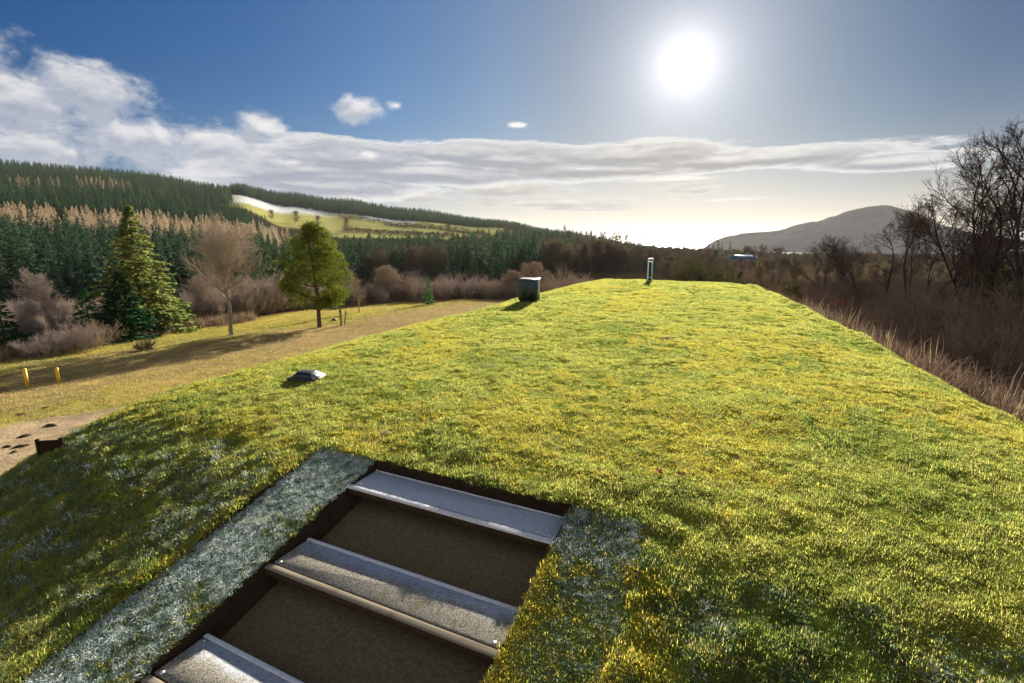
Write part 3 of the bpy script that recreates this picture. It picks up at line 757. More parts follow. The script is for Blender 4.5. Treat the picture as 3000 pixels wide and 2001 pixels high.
def stand(p0, p1, r0, r1, step, jit=.4):
    a0, a1 = az_px(p0), az_px(p1); R = np.arange(r0, r1, step); out = []
    for k, r in enumerate(R):
        n = max(1, int((a1 - a0) * r / step)); a = a0 + (np.arange(n) + .5 * (k % 2) + rng.normal(size=n) * jit) * (a1 - a0) / n
        rr = r + rng.normal(size=n) * step * jit; out.append(np.stack([rr * np.sin(a), rr * np.cos(a)], 1))
    return np.concatenate(out)
def colr(q): return np.interp(np.arctan2(q[:, 0], q[:, 1]), AZC, COLS), np.hypot(q[:, 0], q[:, 1])
F_pts, F_idx, F_s = [], [], []
def add_stand(q, idx, s):
    F_pts.append(np.column_stack([q, ground_z(q[:, 0], q[:, 1]) - .1])); F_idx.append(np.broadcast_to(idx, (len(q),)).copy()); F_s.append(s)
def rs(n, lo, hi): return rng.uniform(lo, hi, n)
q = stand(-350, 800, 126, 290, 3.9); c, r = colr(q); q = q[(r < 256 - .035 * c) & (r > 118 + .03 * c + 8 * fbm(q[:, 0] * .05, q[:, 1] * .05, 61))]; add_stand(q, rng.integers(0, 4, len(q)), rs(len(q), .60, .98))
q = stand(-350, 850, 225, 325, 4.6); c, r = colr(q); q = q[(r > 256 - .035 * c + (fbm(q[:, 0] * .06, q[:, 1] * .06, 62) - .5) * 26) & (r < 304)]; add_stand(q, rng.integers(4, 6, len(q)), rs(len(q), .74, 1.0))
q = stand(-350, 790, 345, 545, 5.0); c, r = colr(q); q = q[(r < 560 - np.clip(c - 300, 0, 600) * .36)]
c, r = colr(q); lar = ((c < 190) & (r > 500) | ((c > 240) & (c < 400) & (r > 505))) & (fbm(q[:, 0] * .02, q[:, 1] * .02, 63) > .42)
add_stand(q, np.where(lar, rng.integers(4, 6, len(q)), rng.integers(0, 4, len(q))), rs(len(q), .66, .90))
q = stand(-350, 720, 575, 880, 5.6); c, r = colr(q); q = q[(c < 690) | (r > 740)]; add_stand(q, rng.integers(0, 4, len(q)), rs(len(q), .58, .78))
q = stand(700, 1700, 744, 880, 5.); c, r = colr(q); add_stand(q, rng.integers(0, 4, len(q)), rs(len(q), .62, .82) * np.interp(c, [700, 1400, 1700], [1.25, 1.15, .8]))
q = stand(720, 2010, 150, 262, 5.2); c, r = colr(q); q = q[r > np.interp(c, [700, 1000, 1500, 2000], [165, 150, 150, 165]) + 18 * fbm(q[:, 0] * .05, q[:, 1] * .05, 64)]
c, r = colr(q); mix = fbm(q[:, 0] * .03, q[:, 1] * .03, 65) + np.interp(c, [1000, 1450, 1600, 1750, 1950], [-.05, .03, .12, -.02, .06])
add_stand(q, np.where(mix > .62, rng.integers(6, 8, len(q)), rng.integers(0, 4, len(q))), rs(len(q), .72, 1.12) * np.interp(c, [700, 1100, 1700, 1850, 1950, 2010], [.8, .92, 1.0, .8, .58, .45]))
q = stand(1330, 2010, 262, 430, 7.); c, r = colr(q); add_stand(q, np.where(rng.uniform(0, 1, len(q)) < np.interp(c, [1330, 1600, 1750, 2000], [.8, .7, .25, .6]), rng.integers(6, 8, len(q)), rng.integers(0, 4, len(q))), rs(len(q), .55, .85) * np.interp(c, [1750, 1900, 2010], [1., .7, .5]))
q = stand(1480, 1960, 430, 735, 10.); c, r = colr(q); add_stand(q, np.where(rng.uniform(0, 1, len(q)) < .7, rng.integers(6, 8, len(q)), rng.integers(0, 4, len(q))), rs(len(q), .5, .8) * np.interp(c, [1750, 1960], [1., .6]))
q = np.concatenate([stand(1960, 3300, 90, 260, 5.5), stand(1960, 3300, 260, 640, 8.)]); c, r = colr(q); q = q[fbm(q[:, 0] * .02, q[:, 1] * .02, 66) > .30]; c, r = colr(q)
add_stand(q, np.where(rng.uniform(0, 1, len(q)) < .93, rng.integers(6, 8, len(q)), rng.integers(0, 4, len(q))), rs(len(q), .30, .60) * np.where((np.abs(c - 2172) < 75) & (r < 330), .55, 1.) * np.interp(c, [1960, 2200, 2300, 3300], [1.15, 1., .72, .72]) * np.interp(r, [90, 160, 640], [.75, 1., 1.]))
FP, FI, FS = np.concatenate(F_pts), np.concatenate(F_idx), np.concatenate(F_s)
# the spruces that show largest are things of their own, the rest is one mass
fr = np.hypot(FP[:, 0], FP[:, 1]); fc = np.interp(np.arctan2(FP[:, 0], FP[:, 1]), AZC, COLS)
cand = np.where((FI < 4) & (fc > -40) & (fc < 2000) & (fr < 262))[0]; cand = cand[np.argsort(fr[cand] / FS[cand])][:260]
own = np.zeros(len(FP), bool); own[cand] = True
for k in cand:
    o = bpy.data.objects.new('spruce_tree', SPRUCES[int(FI[k])]); link(o)
    o.location = [float(t) for t in FP[k]]; o.rotation_euler = (0, 0, random.uniform(0, 6.28)); o.scale = (float(FS[k]) * random.uniform(.9, 1.15),) * 2 + (float(FS[k]),)
    if fc[k] < 760: tag(o, 'dark green spruce in the front rows of the plantation behind the left field', 'tree', 'spruces along the front of the left plantation')
    else: tag(o, 'dark spruce in the front rows of the wood beyond the far end of the mound', 'tree', 'spruces along the front of the wood across the valley')
keep = ~own
scatter('forest', FP[keep], rng.uniform(0, 6.28, keep.sum()), FS[keep], FI[keep], SPRUCES + LA + BR)
print('forest', keep.sum(), 'own', own.sum())
# bare trees and hedges on the frosted hill pasture
HT = low_broad(431, M_twig_g)
for px_, r_, s_ in ((800, 560, .9), (868, 575, 1.15), (932, 585, 1.1), (1015, 590, 1.25), (1310, 590, 1.1), (1190, 640, .6)):
    a_ = float(az_px(px_)); b_ = np.array([r_ * math.sin(a_), r_ * math.cos(a_)]); 
    o = obj('bare_tree', HT, None, (b_[0], b_[1], float(ground_z(b_[:1], b_[1:])[0]) - .2)); o.scale = (s_ * 1.25, s_ * 1.25, s_); o.rotation_euler = (0, 0, random.uniform(0, 6))
    tag(o, 'round bare tree standing on the frosted hill pasture', 'tree', 'bare trees on the hill pasture')
def hedge(p0, r0, p1, r1, h, lab):
    n = 60; t = np.linspace(0, 1, n); a = az_px(p0 + (p1 - p0) * t); R = r0 + (r1 - r0) * t
    C = np.stack([R * np.sin(a), R * np.cos(a)], 1); C = np.column_stack([C, ground_z(C[:, 0], C[:, 1]) + h * .45])
    r = np.random.default_rng(int(p0)); C = C + r.normal(size=C.shape) * .5
    v, f = clump_arrays(r, C, r.uniform(.6, 1.2, n) * h * .6, 40, 1.6, .8); o = obj('hedge', mesh_np('hedge', v, [f], M_brownwood)); tag(o, lab, 'hedge')
hedge(1000, 700, 1420, 650, 3.2, 'dark hedge running down the upper hill pasture under the ridge')
hedge(1010, 600, 1330, 575, 3.5, 'dark hedge along the lower edge of the hill pasture')
hedge(1130, 665, 1440, 615, 2.4, 'thin hedge across the middle of the hill pasture')

# ------------------------------------------------------------------ right bank: bare trees, thicket, bracken
ALD = [bare_meshes(500, M_bark_d, M_twig_d, h=11., clear=.30, spread=.24, n1=14, n2=6, n3=6, n4=2, r0=.15, twig=.0085, up=.10, ang=.65, stems=3, wander=.16),
       bare_meshes(501, M_bark_d, M_twig_d, h=11., clear=.28, spread=.26, n1=15, n2=6, n3=6, n4=2, r0=.15, twig=.0085, up=.06, ang=.75, lean=(-.30, .05), wander=.18),
       bare_meshes(502, M_bark_d, M_twig_d, h=11., clear=.22, spread=.28, n1=16, n2=6, n3=6, n4=2, r0=.14, twig=.0085, up=.12, ang=.70, stems=2, wander=.17),
       bare_meshes(503, M_bark_d, M_twig_d, h=11., clear=.35, spread=.22, n1=15, n2=6, n3=6, n4=2, r0=.15, twig=.0085, up=.12, ang=.6, lean=(.06, 0), wander=.14)]
rt = [(2962, 1075, 392, 3, 1.0, 'bare tree between the tallest one and the right edge of the photo'),
      (2815, 1010, 452, 0, .9, 'bare many stemmed tree left of the tallest one, its top against the sky'),
      (2905, 1065, 398, 0, 1.0, 'tallest bare tree on the right bank, with several dark stems'),
      (2880, 1040, 470, 1, 1.0, 'tall bare tree leaning left over the thicket beside the tallest one'),
      (2745, 985, 545, 2, 1.05, 'bare twin stemmed tree with a wide crown in front of the island'),
      (2600, 930, 640, 1, 1.0, 'bare dark tree leaning left against the foot of the island'),
      (2992, 1090, 372, 3, .95, 'bare upright tree cut off by the right edge of the photo'),
      (2480, 880, 700, 2, 1.1, 'low bare tree rising from the thicket left of the leaning dark tree'),
      (2545, 905, 668, 2, 1.2, 'spreading bare tree low in front of the left slope of the island'),
      (2425, 880, 722, 0, 1.3, 'small bushy bare tree farthest left on the right bank, under the island tail'),
      (2645, 940, 618, 3, 1.0, 'slim upright bare tree below the summit of the island'),
      (2680, 950, 600, 0, .8, 'bare dark tree standing behind the wide twin stemmed one')]
for bx, by, ty, k, sx, lab in rt:
    t = put('bare_tree', ALD[k], bx, by, ty, 11., lab, sx=sx, rz={1: -.05}.get(k, None))
M_ivy = blade_mat('ivy_leaf', [(.3, (.020, .022, .010)), (.6, (.05, .045, .018)), (.8, (.09, .075, .03))], 1.5, .3, 1.5)
def dome_bush(name, bx, by, ty, wpx, mat, stemm, lab, cat, seed, leaf=.16, n=70):
    p = hit_ground(bx, by); k = px_scale(p); h = (by - ty) * k; w = wpx * k / 2; r = np.random.default_rng(seed)
    u = norm(r.normal(size=(n, 3))); u[:, 2] = np.abs(u[:, 2]); q = r.uniform(.45, .9, (n, 1))
    C = u * q * np.array([w, w, h]); C[:, 2] = np.maximum(C[:, 2], .1 * h)
    v, f = clump_arrays(r, C, r.uniform(.16, .30, n) * min(w, h) * 1.1, 90, leaf, leaf * .45)
    e = empty(name, p); obj('foliage', mesh_np('foliage', v, [f], mat), e)
    S = np.column_stack([np.zeros((24, 2)), np.full(24, -.2), C[:24] * .95, np.full(24, .04 * w + .02), np.full(24, .012)]); obj('stems', segs_mesh('stems', S, stemm, 4), e)
    return tag(e, lab, cat)
dome_bush('evergreen_tree', 2890, 960, 668, 190, M_ivy, M_bark_d, 'dark rounded ivy clad evergreen crown in front of the tall bare trees', 'evergreen', 511, .20, 110)
dome_bush('gorse_bush', 2055, 842, 752, 215, M_gorse, M_bark_d, 'dark spiky gorse bush behind the far end of the mound', 'gorse bush', 512, .26, 80)
dome_bush('bush', 2475, 935, 868, 110, M_redleaf, M_bark_d, 'russet leaved bush below the leaning bare tree on the right bank', 'bush', 513, .12, 50)
dome_bush('bush', 2310, 885, 826, 70, M_gorse, M_bark_d, 'small yellowish green bush beside the right rim of the mound', 'bush', 514, .12, 40)
# thicket (nobody could count its stems)
M_twig_w = simple('warm_brown_twigs', (.155, .118, .092), .85, .35, .6)
def thicket():
    N = 5200; az = rng.uniform(.02, 1.05, N); r = np.sqrt(rng.uniform(17 ** 2, 92 ** 2, N)); x = r * np.sin(az); y = r * np.cos(az); a, b = ab(x, y)
    g = ground_z(x, y); m = mound_ab(a, b)
    off = b - right_edge(np.clip(a, -6, 30))
    ok = (m < g - .05) & ((off > 3.7) | (a > 34)) & (rng.uniform(0, 1, N) < np.clip(22 / r, .12, 1))
    x, y, g, r, off, a = (q[ok] for q in (x, y, g, r, off, a)); n = len(x)
    s = rng.uniform(.5, 1.15, n) * (.38 + .80 * sstep(off, 3.7, 11)); s = np.where(a > 33, np.minimum(s, .75), s)
    cc = np.interp(np.arctan2(x, y), AZC, COLS); s = s * np.interp(cc, [1500, 1900, 2100, 2300, 2600, 3000], [.75, .8, .9, 1.0, 1.15, 1.25])
    P = [segs_mesh('shrub', np.concatenate(shrub_segs(520 + k, h=3., stems=16, spread=.6, n2=7, n3=6, r0=.014, twig=.006)), mt, 3) for k, mt in enumerate((M_twig_d, M_twig_w, M_twig_g))]
    scatter('thicket', np.stack([x, y, g - .05], 1), rng.uniform(0, 6.28, n), s, rng.integers(0, 3, n), P)
    print('thicket', n)
thicket()
def belt_undergrowth():
    N = 1600; c = rng.uniform(-150, 1750, N); a = az_px(c); r = edge_r(a) + np.abs(rng.normal(size=N)) * 16 + 3; x = r * np.sin(a); y = r * np.cos(a)
    P = [segs_mesh('shrub', np.concatenate(shrub_segs(530 + k, h=3., stems=18, spread=.7, n2=7, n3=6, r0=.02, twig=.013)), mt, 3) for k, mt in enumerate((M_twig_p, M_twig_t, M_twig_g))]
    s = rng.uniform(.4, .85, N) * np.interp(c, [-150, 560, 600, 1750], [.55, .6, .95, .9])
    scatter('undergrowth', np.stack([x, y, ground_z(x, y) - .05], 1), rng.uniform(0, 6.28, N), s, rng.integers(0, 3, N), P)
belt_undergrowth()
def bracken():
    N = 150000; az = rng.uniform(.12, 1.08, N); r = np.sqrt(rng.uniform(8 ** 2, 40 ** 2, N)); x = r * np.sin(az); y = r * np.cos(az); a, b = ab(x, y)
    off = b - right_edge(np.clip(a, -6, 30)); g = ground_z(x, y); m = mound_ab(a, b)
    ok = (off > 2.0 + .5 * rng.normal(size=N)) & (a < 34) & (rng.uniform(0, 1, N) < np.clip(11 / r, .1, 1) * .5)
    x1, y1, z1 = x[ok], y[ok], np.maximum(g, m)[ok]
    M = 2600; c = rng.uniform(-150, 720, M); e = az_px(c); r2 = edge_r(e) + rng.normal(size=M) * .9 + .8 + (c < 520) * .5; x2 = r2 * np.sin(e); y2 = r2 * np.cos(e); z2 = ground_z(x2, y2)
    P = [tuft('stems', M_bracken, 24, .55, .26, .014, 540 + k, 1.2, .5) for k in range(3)] + [tuft('stems', M_blade_b, 7, .80, .14, .008, 545, .6, .3)]
    n1, n2 = len(x1), len(x2)
    s = np.concatenate([rng.uniform(.6, 1.3, n1), rng.uniform(.5, 1.0, n2)]); i = np.concatenate([rng.choice([0, 1, 2, 3], n1, p=[.32, .32, .31, .05]), rng.integers(0, 4, n2)])
    scatter('bracken', np.column_stack([np.r_[x1, x2], np.r_[y1, y2], np.r_[z1, z2]]), rng.uniform(0, 6.28, n1 + n2), s, i, P, rng.normal(0, .25, (n1 + n2, 2)))
    print('bracken', n1, n2)
bracken()
def field_grass():
    N = 400000; az = rng.uniform(-1.0, .1, N); r = np.sqrt(rng.uniform(9 ** 2, 58 ** 2, N)); x = r * np.sin(az); y = r * np.cos(az); a, b = ab(x, y)
    g = ground_z(x, y); m = mound_ab(a, b); outer = np.interp(a, [-10, 5, 11, 16, 24, 30], [21, 20, 18.6, 15.5, 13.6, 12.5]) + (fbm(a * .8, b * .8, 71) - .5) * 1.4
    ok = (m < g) & (b < -8) & (-b > outer) & (r < edge_r(az) + 1) & (rng.uniform(0, 1, N) < np.clip(13 / r, .2, 1) * .45)
    x, y, g, a, b = (q[ok] for q in (x, y, g, a, b)); n = len(x); q = -b
    tan = (np.exp(-((q - 25.5) / 3.5) ** 2) + sstep(a, 15, 24) * sstep(q, 30, 24)) * .75 + (fbm(x * .3, y * .3, 72) - .5) + .18
    i = np.where(rng.uniform(0, 1, n) < tan, 2, np.where(rng.uniform(0, 1, n) < .30 - .2 * sstep(q, 29, 35), 3, rng.integers(0, 2, n)))
    P = [tuft('tuft', M_field, 14, .060, .10, .009, 80 + k, 1.1) for k in range(2)] + [tuft('tuft', M_blade_b, 14, .08, .11, .010, 83, 1.2), tuft('tuft', M_blade, 14, .06, .11, .009, 84, 1.2)]
    scatter('field_grass', np.stack([x, y, g], 1), rng.uniform(0, 6.28, n), rng.uniform(.7, 1.4, n), i, P)
    print('field', n)
field_grass()

# ------------------------------------------------------------------ stairs sunk in the front of the mound
def _panel(frost_lo, frost_hi):
    def fn(t):
        o = objco(t); x, y, z = t.sep(o)[:3]
        n = t.noise(o, 4., 5, .65); s = t.noise(o, 130., 3, .75); st = t.noise(o, 14., 6, .75)
        base = t.mix(t.ss(s, .42, .58), (.075, .066, .055), (.36, .325, .26))
        base = t.mix(t.ss(n, .55, .75), base, (.13, .13, .05))
        fz = t.ss(t.m('ADD', y, t.m('MULTIPLY', t.m('SUBTRACT', t.m('ADD', st, n), 1.), .22)), frost_lo, frost_hi)
        c = t.mix(t.m('MULTIPLY', fz, t.ss(s, .30, .60, .30, 1.)), base, (.42, .46, .54))
        return principled(t, c, .85, spec=.06, bump=s, bs=.5, bd=.006)
    return fn
M_panel_frost = material('frosted_grip_panel', _panel(-.35, -.15))
M_panel = material('grip_panel', _panel(-.03, .16))
def _timb(base, grain):
    def fn(t):
        o = objco(t); x, y, z = t.sep(o)[:3]
        g = t.noise(t.comb(t.m('MULTIPLY', x, 3.), t.m('MULTIPLY', y, 60.), t.m('MULTIPLY', z, 60.)), 1., 5, .65, .3); n = t.noise(o, 7., 4, .6)
        c = t.mix(g, tuple(k * .55 for k in base), grain); c = t.mix(t.ss(n, .5, .8), c, tuple(k * .6 for k in base))
        return matte(t, c, g, .4, .006)
    return fn
M_nose = material('pale_timber', _timb((.22, .18, .13), (.34, .29, .22)))
M_nosef = simple('frosted_timber', (.58, .56, .58), .9, .35, 30)
M_timb = material('brown_timber', _timb((.045, .030, .018), (.075, .05, .03)))
M_cheek = material('dark_stained_timber', _timb((.030, .020, .012), (.05, .034, .02)))
M_steel = simple('galvanised_steel', (.55, .56, .58), .4, .2, 30, metal=.9)
def stairs():
    bc = (B1 + B2) / 2; x, y = xy(A0, bc); e = empty('stairs', (x, y, ZL), -MAZ); W = B2 - B1
    tag(e, 'sunken stairs with wide frosted grey treads between two turf strips', 'stairs')
    for k in range(4):
        un = .45 + 1.0 * k; zt = -.065 - SL * un + (.02 if k == 0 else 0); dep = .47 if k else .43
        cy_ = -un + dep / 2
        t = MB().box((0, 0, 0), (W - .014, dep, .06), bev=.006).build('tread', M_timb, e, (0, cy_, zt - .055))
        t.rotation_euler = (0, R_(.25 * (-1) ** k), 0)
        pd = dep - .085
        MB().box((0, 0, 0), (W - .06, pd, .022), bev=.004).build('grip_panel', M_panel_frost if k == 0 else M_panel, t, (0, .0375, .041))
        MB().box((0, 0, 0), (W - .02, .062, .02), bev=.005).build('nosing', M_nosef if k == 0 else M_nose, t, (0, -dep / 2 + .033, .040))
        if k != 3:
            MB().box((0, 0, 0), (W - .065, .035, .012), bev=.003).build('back_batten', M_nosef, t, (0, dep / 2 - .022, .0582))
        bolt = MB().lathe([(0, .008), (.012, .008), (.016, .004), (.016, 0.)][::-1], 12).mesh('bolt', M_steel, True)
        for sx in (-1, 1):
            for yy in (-pd / 2 + .06, pd / 2 - .02):
                obj('bolt', bolt, t, (sx * (W / 2 - .085), yy, .0525 if yy < 0 else .0645))
    MB().box((0, .012, -.17), (W - .1, .03, .26), bev=.004).build('back_board', M_cheek, e, (0, -.045, 0))
stairs()

# ------------------------------------------------------------------ things on the mound
def on_mound(px, py): return hit_ground(px, py, f=lambda x, y: np.maximum(mound_xy(x, y), ground_z(x, y)), r0=2.)
M_green = simple('dark_green_paint', (.010, .026, .020), .35, .35, 12, spec=.5, bs=.15)
M_lid = simple('weathered_lid_paint', (.05, .07, .055), .45, .4, 15, spec=.5)
M_white = simple('white_paint', (.72, .76, .80), .5, .15, 12)
M_blue = simple('pale_blue_paint', (.36, .48, .60), .5, .2, 12)
M_yel = simple('yellow_paint', (.62, .36, .02), .55, .25, 9)
M_lead = simple('grey_metal', (.20, .22, .25), .45, .2, 10, metal=.4)
M_darkm = simple('black_metal', (.014, .015, .02), .4, .4, 10, spec=.5)
p = on_mound(1550, 884); k = px_scale(p)
e = empty('utility_cabinet', p, -MAZ + R_(4)); w_, d_, h_ = .66, .46, .70
MB().box((0, 0, .03), (w_ - .08, d_ - .08, .14)).build('plinth', M_darkm, e)
MB().box((0, 0, .07 + h_ / 2), (w_, d_, h_), bev=.012).build('body', M_green, e)
lid = MB().box((0, 0, 0), (w_ + .04, d_ + .05, .05), bev=.012).build('lid', M_lid, e, (0, 0, .07 + h_ + .026)); lid.rotation_euler = (R_(3), 0, 0)
for sx in (-1, 1):
    dr = MB().box((0, 0, 0), (w_ / 2 - .03, .014, h_ - .08), bev=.004).build('door', M_green, e, (sx * (w_ / 4 - .004), -d_ / 2 - .008, .07 + h_ / 2))
    MB().box((0, 0, 0), (.018, .022, .10), bev=.004).build('handle', M_darkm, dr, (-sx * (w_ / 4 - .05), -.018, .02))
for q in range(5): MB().box((0, 0, 0), (.012, d_ - .14, .016)).build('vent_slat', M_darkm, e, (w_ / 2 + .007, 0, .30 + q * .055))
tag(e, 'dark green metal cabinet with a flat lid standing on the mound', 'cabinet')
p = on_mound(1546, 892); r = np.random.default_rng(5)
def lump(seed, sx, sy, sz, n=10):
    m = MB(); prof = [(0.02, 0), (1, 0.0), (.95, .4), (.6, .85), (.02, 1.)]
    m.lathe(prof, n); v = m.v[0]; rr = np.random.default_rng(seed); v *= 1 + rr.normal(size=v.shape) * .12; v *= np.array([sx, sy, sz]); return m
st = lump(1, .07, .05, .06).build('stone', M_lead, None, p, True); tag(st, 'small pale stone at the foot of the green cabinet', 'stone')
# low vent cover
p = on_mound(900, 1106); e = empty('vent_cover', p, R_(-14)); e.scale = (.80, .80, .62)

def frust(w0, d0, w1, d1, h, z0=0.):
    v = [[sx * w0 / 2, sy * d0 / 2, z0] for sx, sy in ((-1, -1), (1, -1), (1, 1), (-1, 1))] + [[sx * w1 / 2, sy * d1 / 2, z0 + h] for sx, sy in ((-1, -1), (1, -1), (1, 1), (-1, 1))]
    return MB().add(np.array(v), f4=[[0, 3, 2, 1], [4, 5, 6, 7], [0, 1, 5, 4], [1, 2, 6, 5], [2, 3, 7, 6], [3, 0, 4, 7]])
frust(.56, .46, .30, .22, .14, .02).build('hood', M_darkm, e)
MB().box((0, 0, .165), (.32, .24, .014), bev=.005).build('cap', M_darkm, e)
v = np.array([[.284, -.225, .022], [.284, .225, .022], [.156, .105, .160], [.156, -.105, .160], [.290, -.225, .026], [.290, .225, .026], [.162, .105, .164], [.162, -.105, .164]])
MB().add(v, f4=[[0, 1, 2, 3], [7, 6, 5, 4], [0, 4, 5, 1], [1, 5, 6, 2], [2, 6, 7, 3], [3, 7, 4, 0]]).build('side_flashing', M_lead, e)
MB().box((0, 0, .01), (.60, .50, .05)).build('kerb', M_darkm, e)
tag(e, 'low black roof vent with sloping sides set in the turf on the left', 'vent cover')
# marker post at the far edge
p0_ = ray(1903, 820); p = np.array([p0_[0] / p0_[1] * 27.2, 27.2, 0.]); p[2] = float(mound_xy(p[:1], p[1:2])[0]); k = px_scale(p); e = empty('marker_post', p, R_(-20)); hp = 62 * k
for sx in (-1, 1): MB().box((sx * .10, 0, hp / 2 - .1), (.07, .10, hp + .2), bev=.01).build('upright', M_white if sx < 0 else M_blue, e)
MB().box((0, .01, hp / 2 - .05), (.13, .05, hp - .14)).build('back_panel', M_darkm, e)
MB().box((0, 0, hp + .02), (.29, .13, .05), bev=.012).build('cap', M_blue, e); MB().box((0, -.005, .16), (.13, .09, .07)).build('cross_rail', M_blue, e)
tag(e, 'pale blue and white framed post on the far edge of the mound', 'post')
# yellow posts by the track
for bx, by, ty, lab in ((82, 1136, 1081, 'yellow post nearest the left edge of the photo, on the fairway'), (173, 1121, 1078, 'yellow post right of the other one, closer to the long tree shadow')):
    p = hit_ground(bx, by); h_ = (by - ty) * px_scale(p); e = empty('yellow_post', p, .3)
    MB().box((0, 0, h_ / 2 - .12), (.10, .10, h_ + .24), bev=.014).build('shaft', M_yel, e); frust(.104, .104, .04, .04, .035, h_ + .001).build('top', M_yel, e)
    tag(e, lab, 'post')
# timber edging on the left shoulder of the mound
p = on_mound(150, 1322); e = empty('timber_edging', p + np.array([0, 0, -.06]), R_(12)); e.scale = (.55, .55, .42)
for q in range(3): MB().box((0, 0, .09 + q * .165), (.46, .05, .155), bev=.01).build('board', M_cheek, e)
for sx in (-1, 1): MB().box((sx * .25, .0, .25), (.07, .075, .62), bev=.008).build('corner_post', M_cheek, e)
tag(e, 'dark timber edging boards half buried on the left shoulder of the mound', 'edging')
# bare scrapes and leaves on the turf
M_scrape = simple('dry_soil', (.30, .24, .15), .95, .4, 20, bs=.6)
for i, (px_, py_, s_, lab) in enumerate(((1435, 1073, .17, 'bare soil patch nearest the black vent cover'), (1525, 1052, .14, 'small bare soil patch just beyond the nearest one'), (1712, 922, .20, 'bare soil patch to the right of the green cabinet'), (1960, 990, .22, 'bare soil patch in the middle of the mound below the marker post'), (1128, 1268, .12, 'soil patch at the grass lip above the stairs'))):
    o = lump(20 + i, s_ * 1.1, s_ * .6, .02, 13).build('soil_patch', M_scrape, None, on_mound(px_, py_) - np.array([0, 0, .004]), True); tag(o, lab, 'soil patch')
M_deadleaf = simple('dead_leaf', (.34, .09, .03), .6, .3, 30)
for i, (px_, py_, lab) in enumerate(((1925, 1391, 'red brown dead leaf left of the other, lying above the right turf strip'), (1996, 1402, 'red brown dead leaf farther from the stairs, lying above the right turf strip'))):
    r = np.random.default_rng(i); n = 5; a_ = np.linspace(-1.3, 1.3, n)
    v, f = leaves_arrays(np.zeros((n, 3)) + r.normal(size=(n, 3)) * .004, np.stack([np.cos(a_), np.sin(a_), .35 + 0 * a_], 1), .062, .03, r)
    o = obj('dead_leaf', mesh_np('dead_leaf', v, [f], M_deadleaf), None, on_mound(px_, py_) + np.array([0, 0, .04])); o.rotation_euler = (.3, .2, i * 2.); tag(o, lab, 'leaf')
M_clod = simple('turf_clod', (.07, .05, .03), .95, .5, 20, bs=.6)
for i, (px_, py_, s_) in enumerate(((148, 1248, .13), (72, 1279, .13), (22, 1309, .10), (60, 1309, .12), (40, 1326, .08), (60, 1216, .12), (130, 1197, .10))):
    o = lump(40 + i, s_ * 1.4, s_ * .8, s_ * .55, 9).build('turf_clod', M_clod, None, on_mound(px_, py_) - np.array([0, 0, .01]), True); o.rotation_euler = (0, 0, i * 1.3)
    tag(o, 'dark turf clod lying on the bare track below the mound', 'clod', 'turf clods on the bare track')
# houses towards the shore
def house(px_, py_, w, d, h, roofm, lab, rz):
    p = hit_ground(px_, py_); e = empty('house', p, rz); e.scale = (.8, .8, .7)
    MB().box((0, 0, h / 2 - .5), (w, d, h + 1)).build('wall', M_render, e)
    v = np.array([[-w / 2 - .3, -d / 2 - .3, h], [w / 2 + .3, -d / 2 - .3, h], [w / 2 + .3, d / 2 + .3, h], [-w / 2 - .3, d / 2 + .3, h], [-w / 2 - .3, 0, h + d * .38], [w / 2 + .3, 0, h + d * .38]])
    rf = MB().add(v, f3=[[0, 4, 3], [1, 2, 5]], f4=[[0, 1, 5, 4], [2, 3, 4, 5], [0, 3, 2, 1]]).build('roof', roofm, e, (0, 0, .003))
    MB().box((w * .3, 0, h + d * .38 + .3), (.8, .8, 1.4)).build('chimney', M_render, rf)
    for q in (-.3, .0, .3):
        fr_ = MB().box((0, 0, 0), (1.3, .08, 1.4)).build('window', M_white, e, (q * w, -d / 2 - .03, h * .5)); MB().box((0, 0, 0), (1.1, .06, 1.2)).build('pane', M_pane, fr_, (0, -.04, 0))
    tag(e, lab, 'house')
M_render = simple('white_render', (.40, .39, .37), .9, .15, 1.); M_roofb = simple('blue_slate', (.07, .12, .19), .5, .2, 2.); M_roofg = simple('grey_slate', (.16, .16, .17), .6, .2, 2.)
M_pane = simple('window_glass', (.02, .03, .04), .1, .2, 1., spec=.6)
house(2172, 776, 11., 7., 3., M_roofb, 'low white house with a blue roof among the trees towards the shore', .25)
house(2058, 766, 6., 5., 2.6, M_roofg, 'small white cottage left of the blue roofed house', -.3)
# conifers and bare trees standing up around the houses
SHC = SPRUCES[:2]
for i, (px_, r_, ty) in enumerate(((2078, 300, 706), (2095, 305, 712), (2108, 298, 702), (2120, 310, 712), (2145, 320, 708), (2060, 320, 716))):
    a_ = float(az_px(px_)); b_ = np.array([r_ * math.sin(a_), r_ * math.cos(a_)]); g_ = float(ground_z(b_[:1], b_[1:])[0]); hh = H + r_ * math.tan(azel(px_, ty)[1]) - g_
    o = obj('spruce_tree', SHC[i % 2], None, (b_[0], b_[1], g_)); s_ = hh / 14.; o.scale = (s_ * 1.1, s_ * 1.1, s_); tag(o, 'dark pointed conifer beside the cottages towards the shore', 'tree', 'conifers beside the cottages')
for i, (px_, r_, ty) in enumerate(((2185, 330, 722), (2215, 335, 722), (2245, 320, 720), (2275, 325, 724), (2300, 300, 728), (2030, 330, 712), (2000, 330, 712))):
    a_ = float(az_px(px_)); b_ = np.array([r_ * math.sin(a_), r_ * math.cos(a_)]); g_ = float(ground_z(b_[:1], b_[1:])[0]); hh = H + r_ * math.tan(azel(px_, ty)[1]) - g_
    o = obj('bare_tree', BR[i % 2], None, (b_[0], b_[1], g_)); s_ = hh / 10.; o.scale = (s_ * 1.2, s_ * 1.2, s_); o.rotation_euler = (0, 0, i * 1.1); tag(o, 'bare rounded tree on the skyline towards the shore by the cottages', 'tree', 'bare trees on the shore skyline')

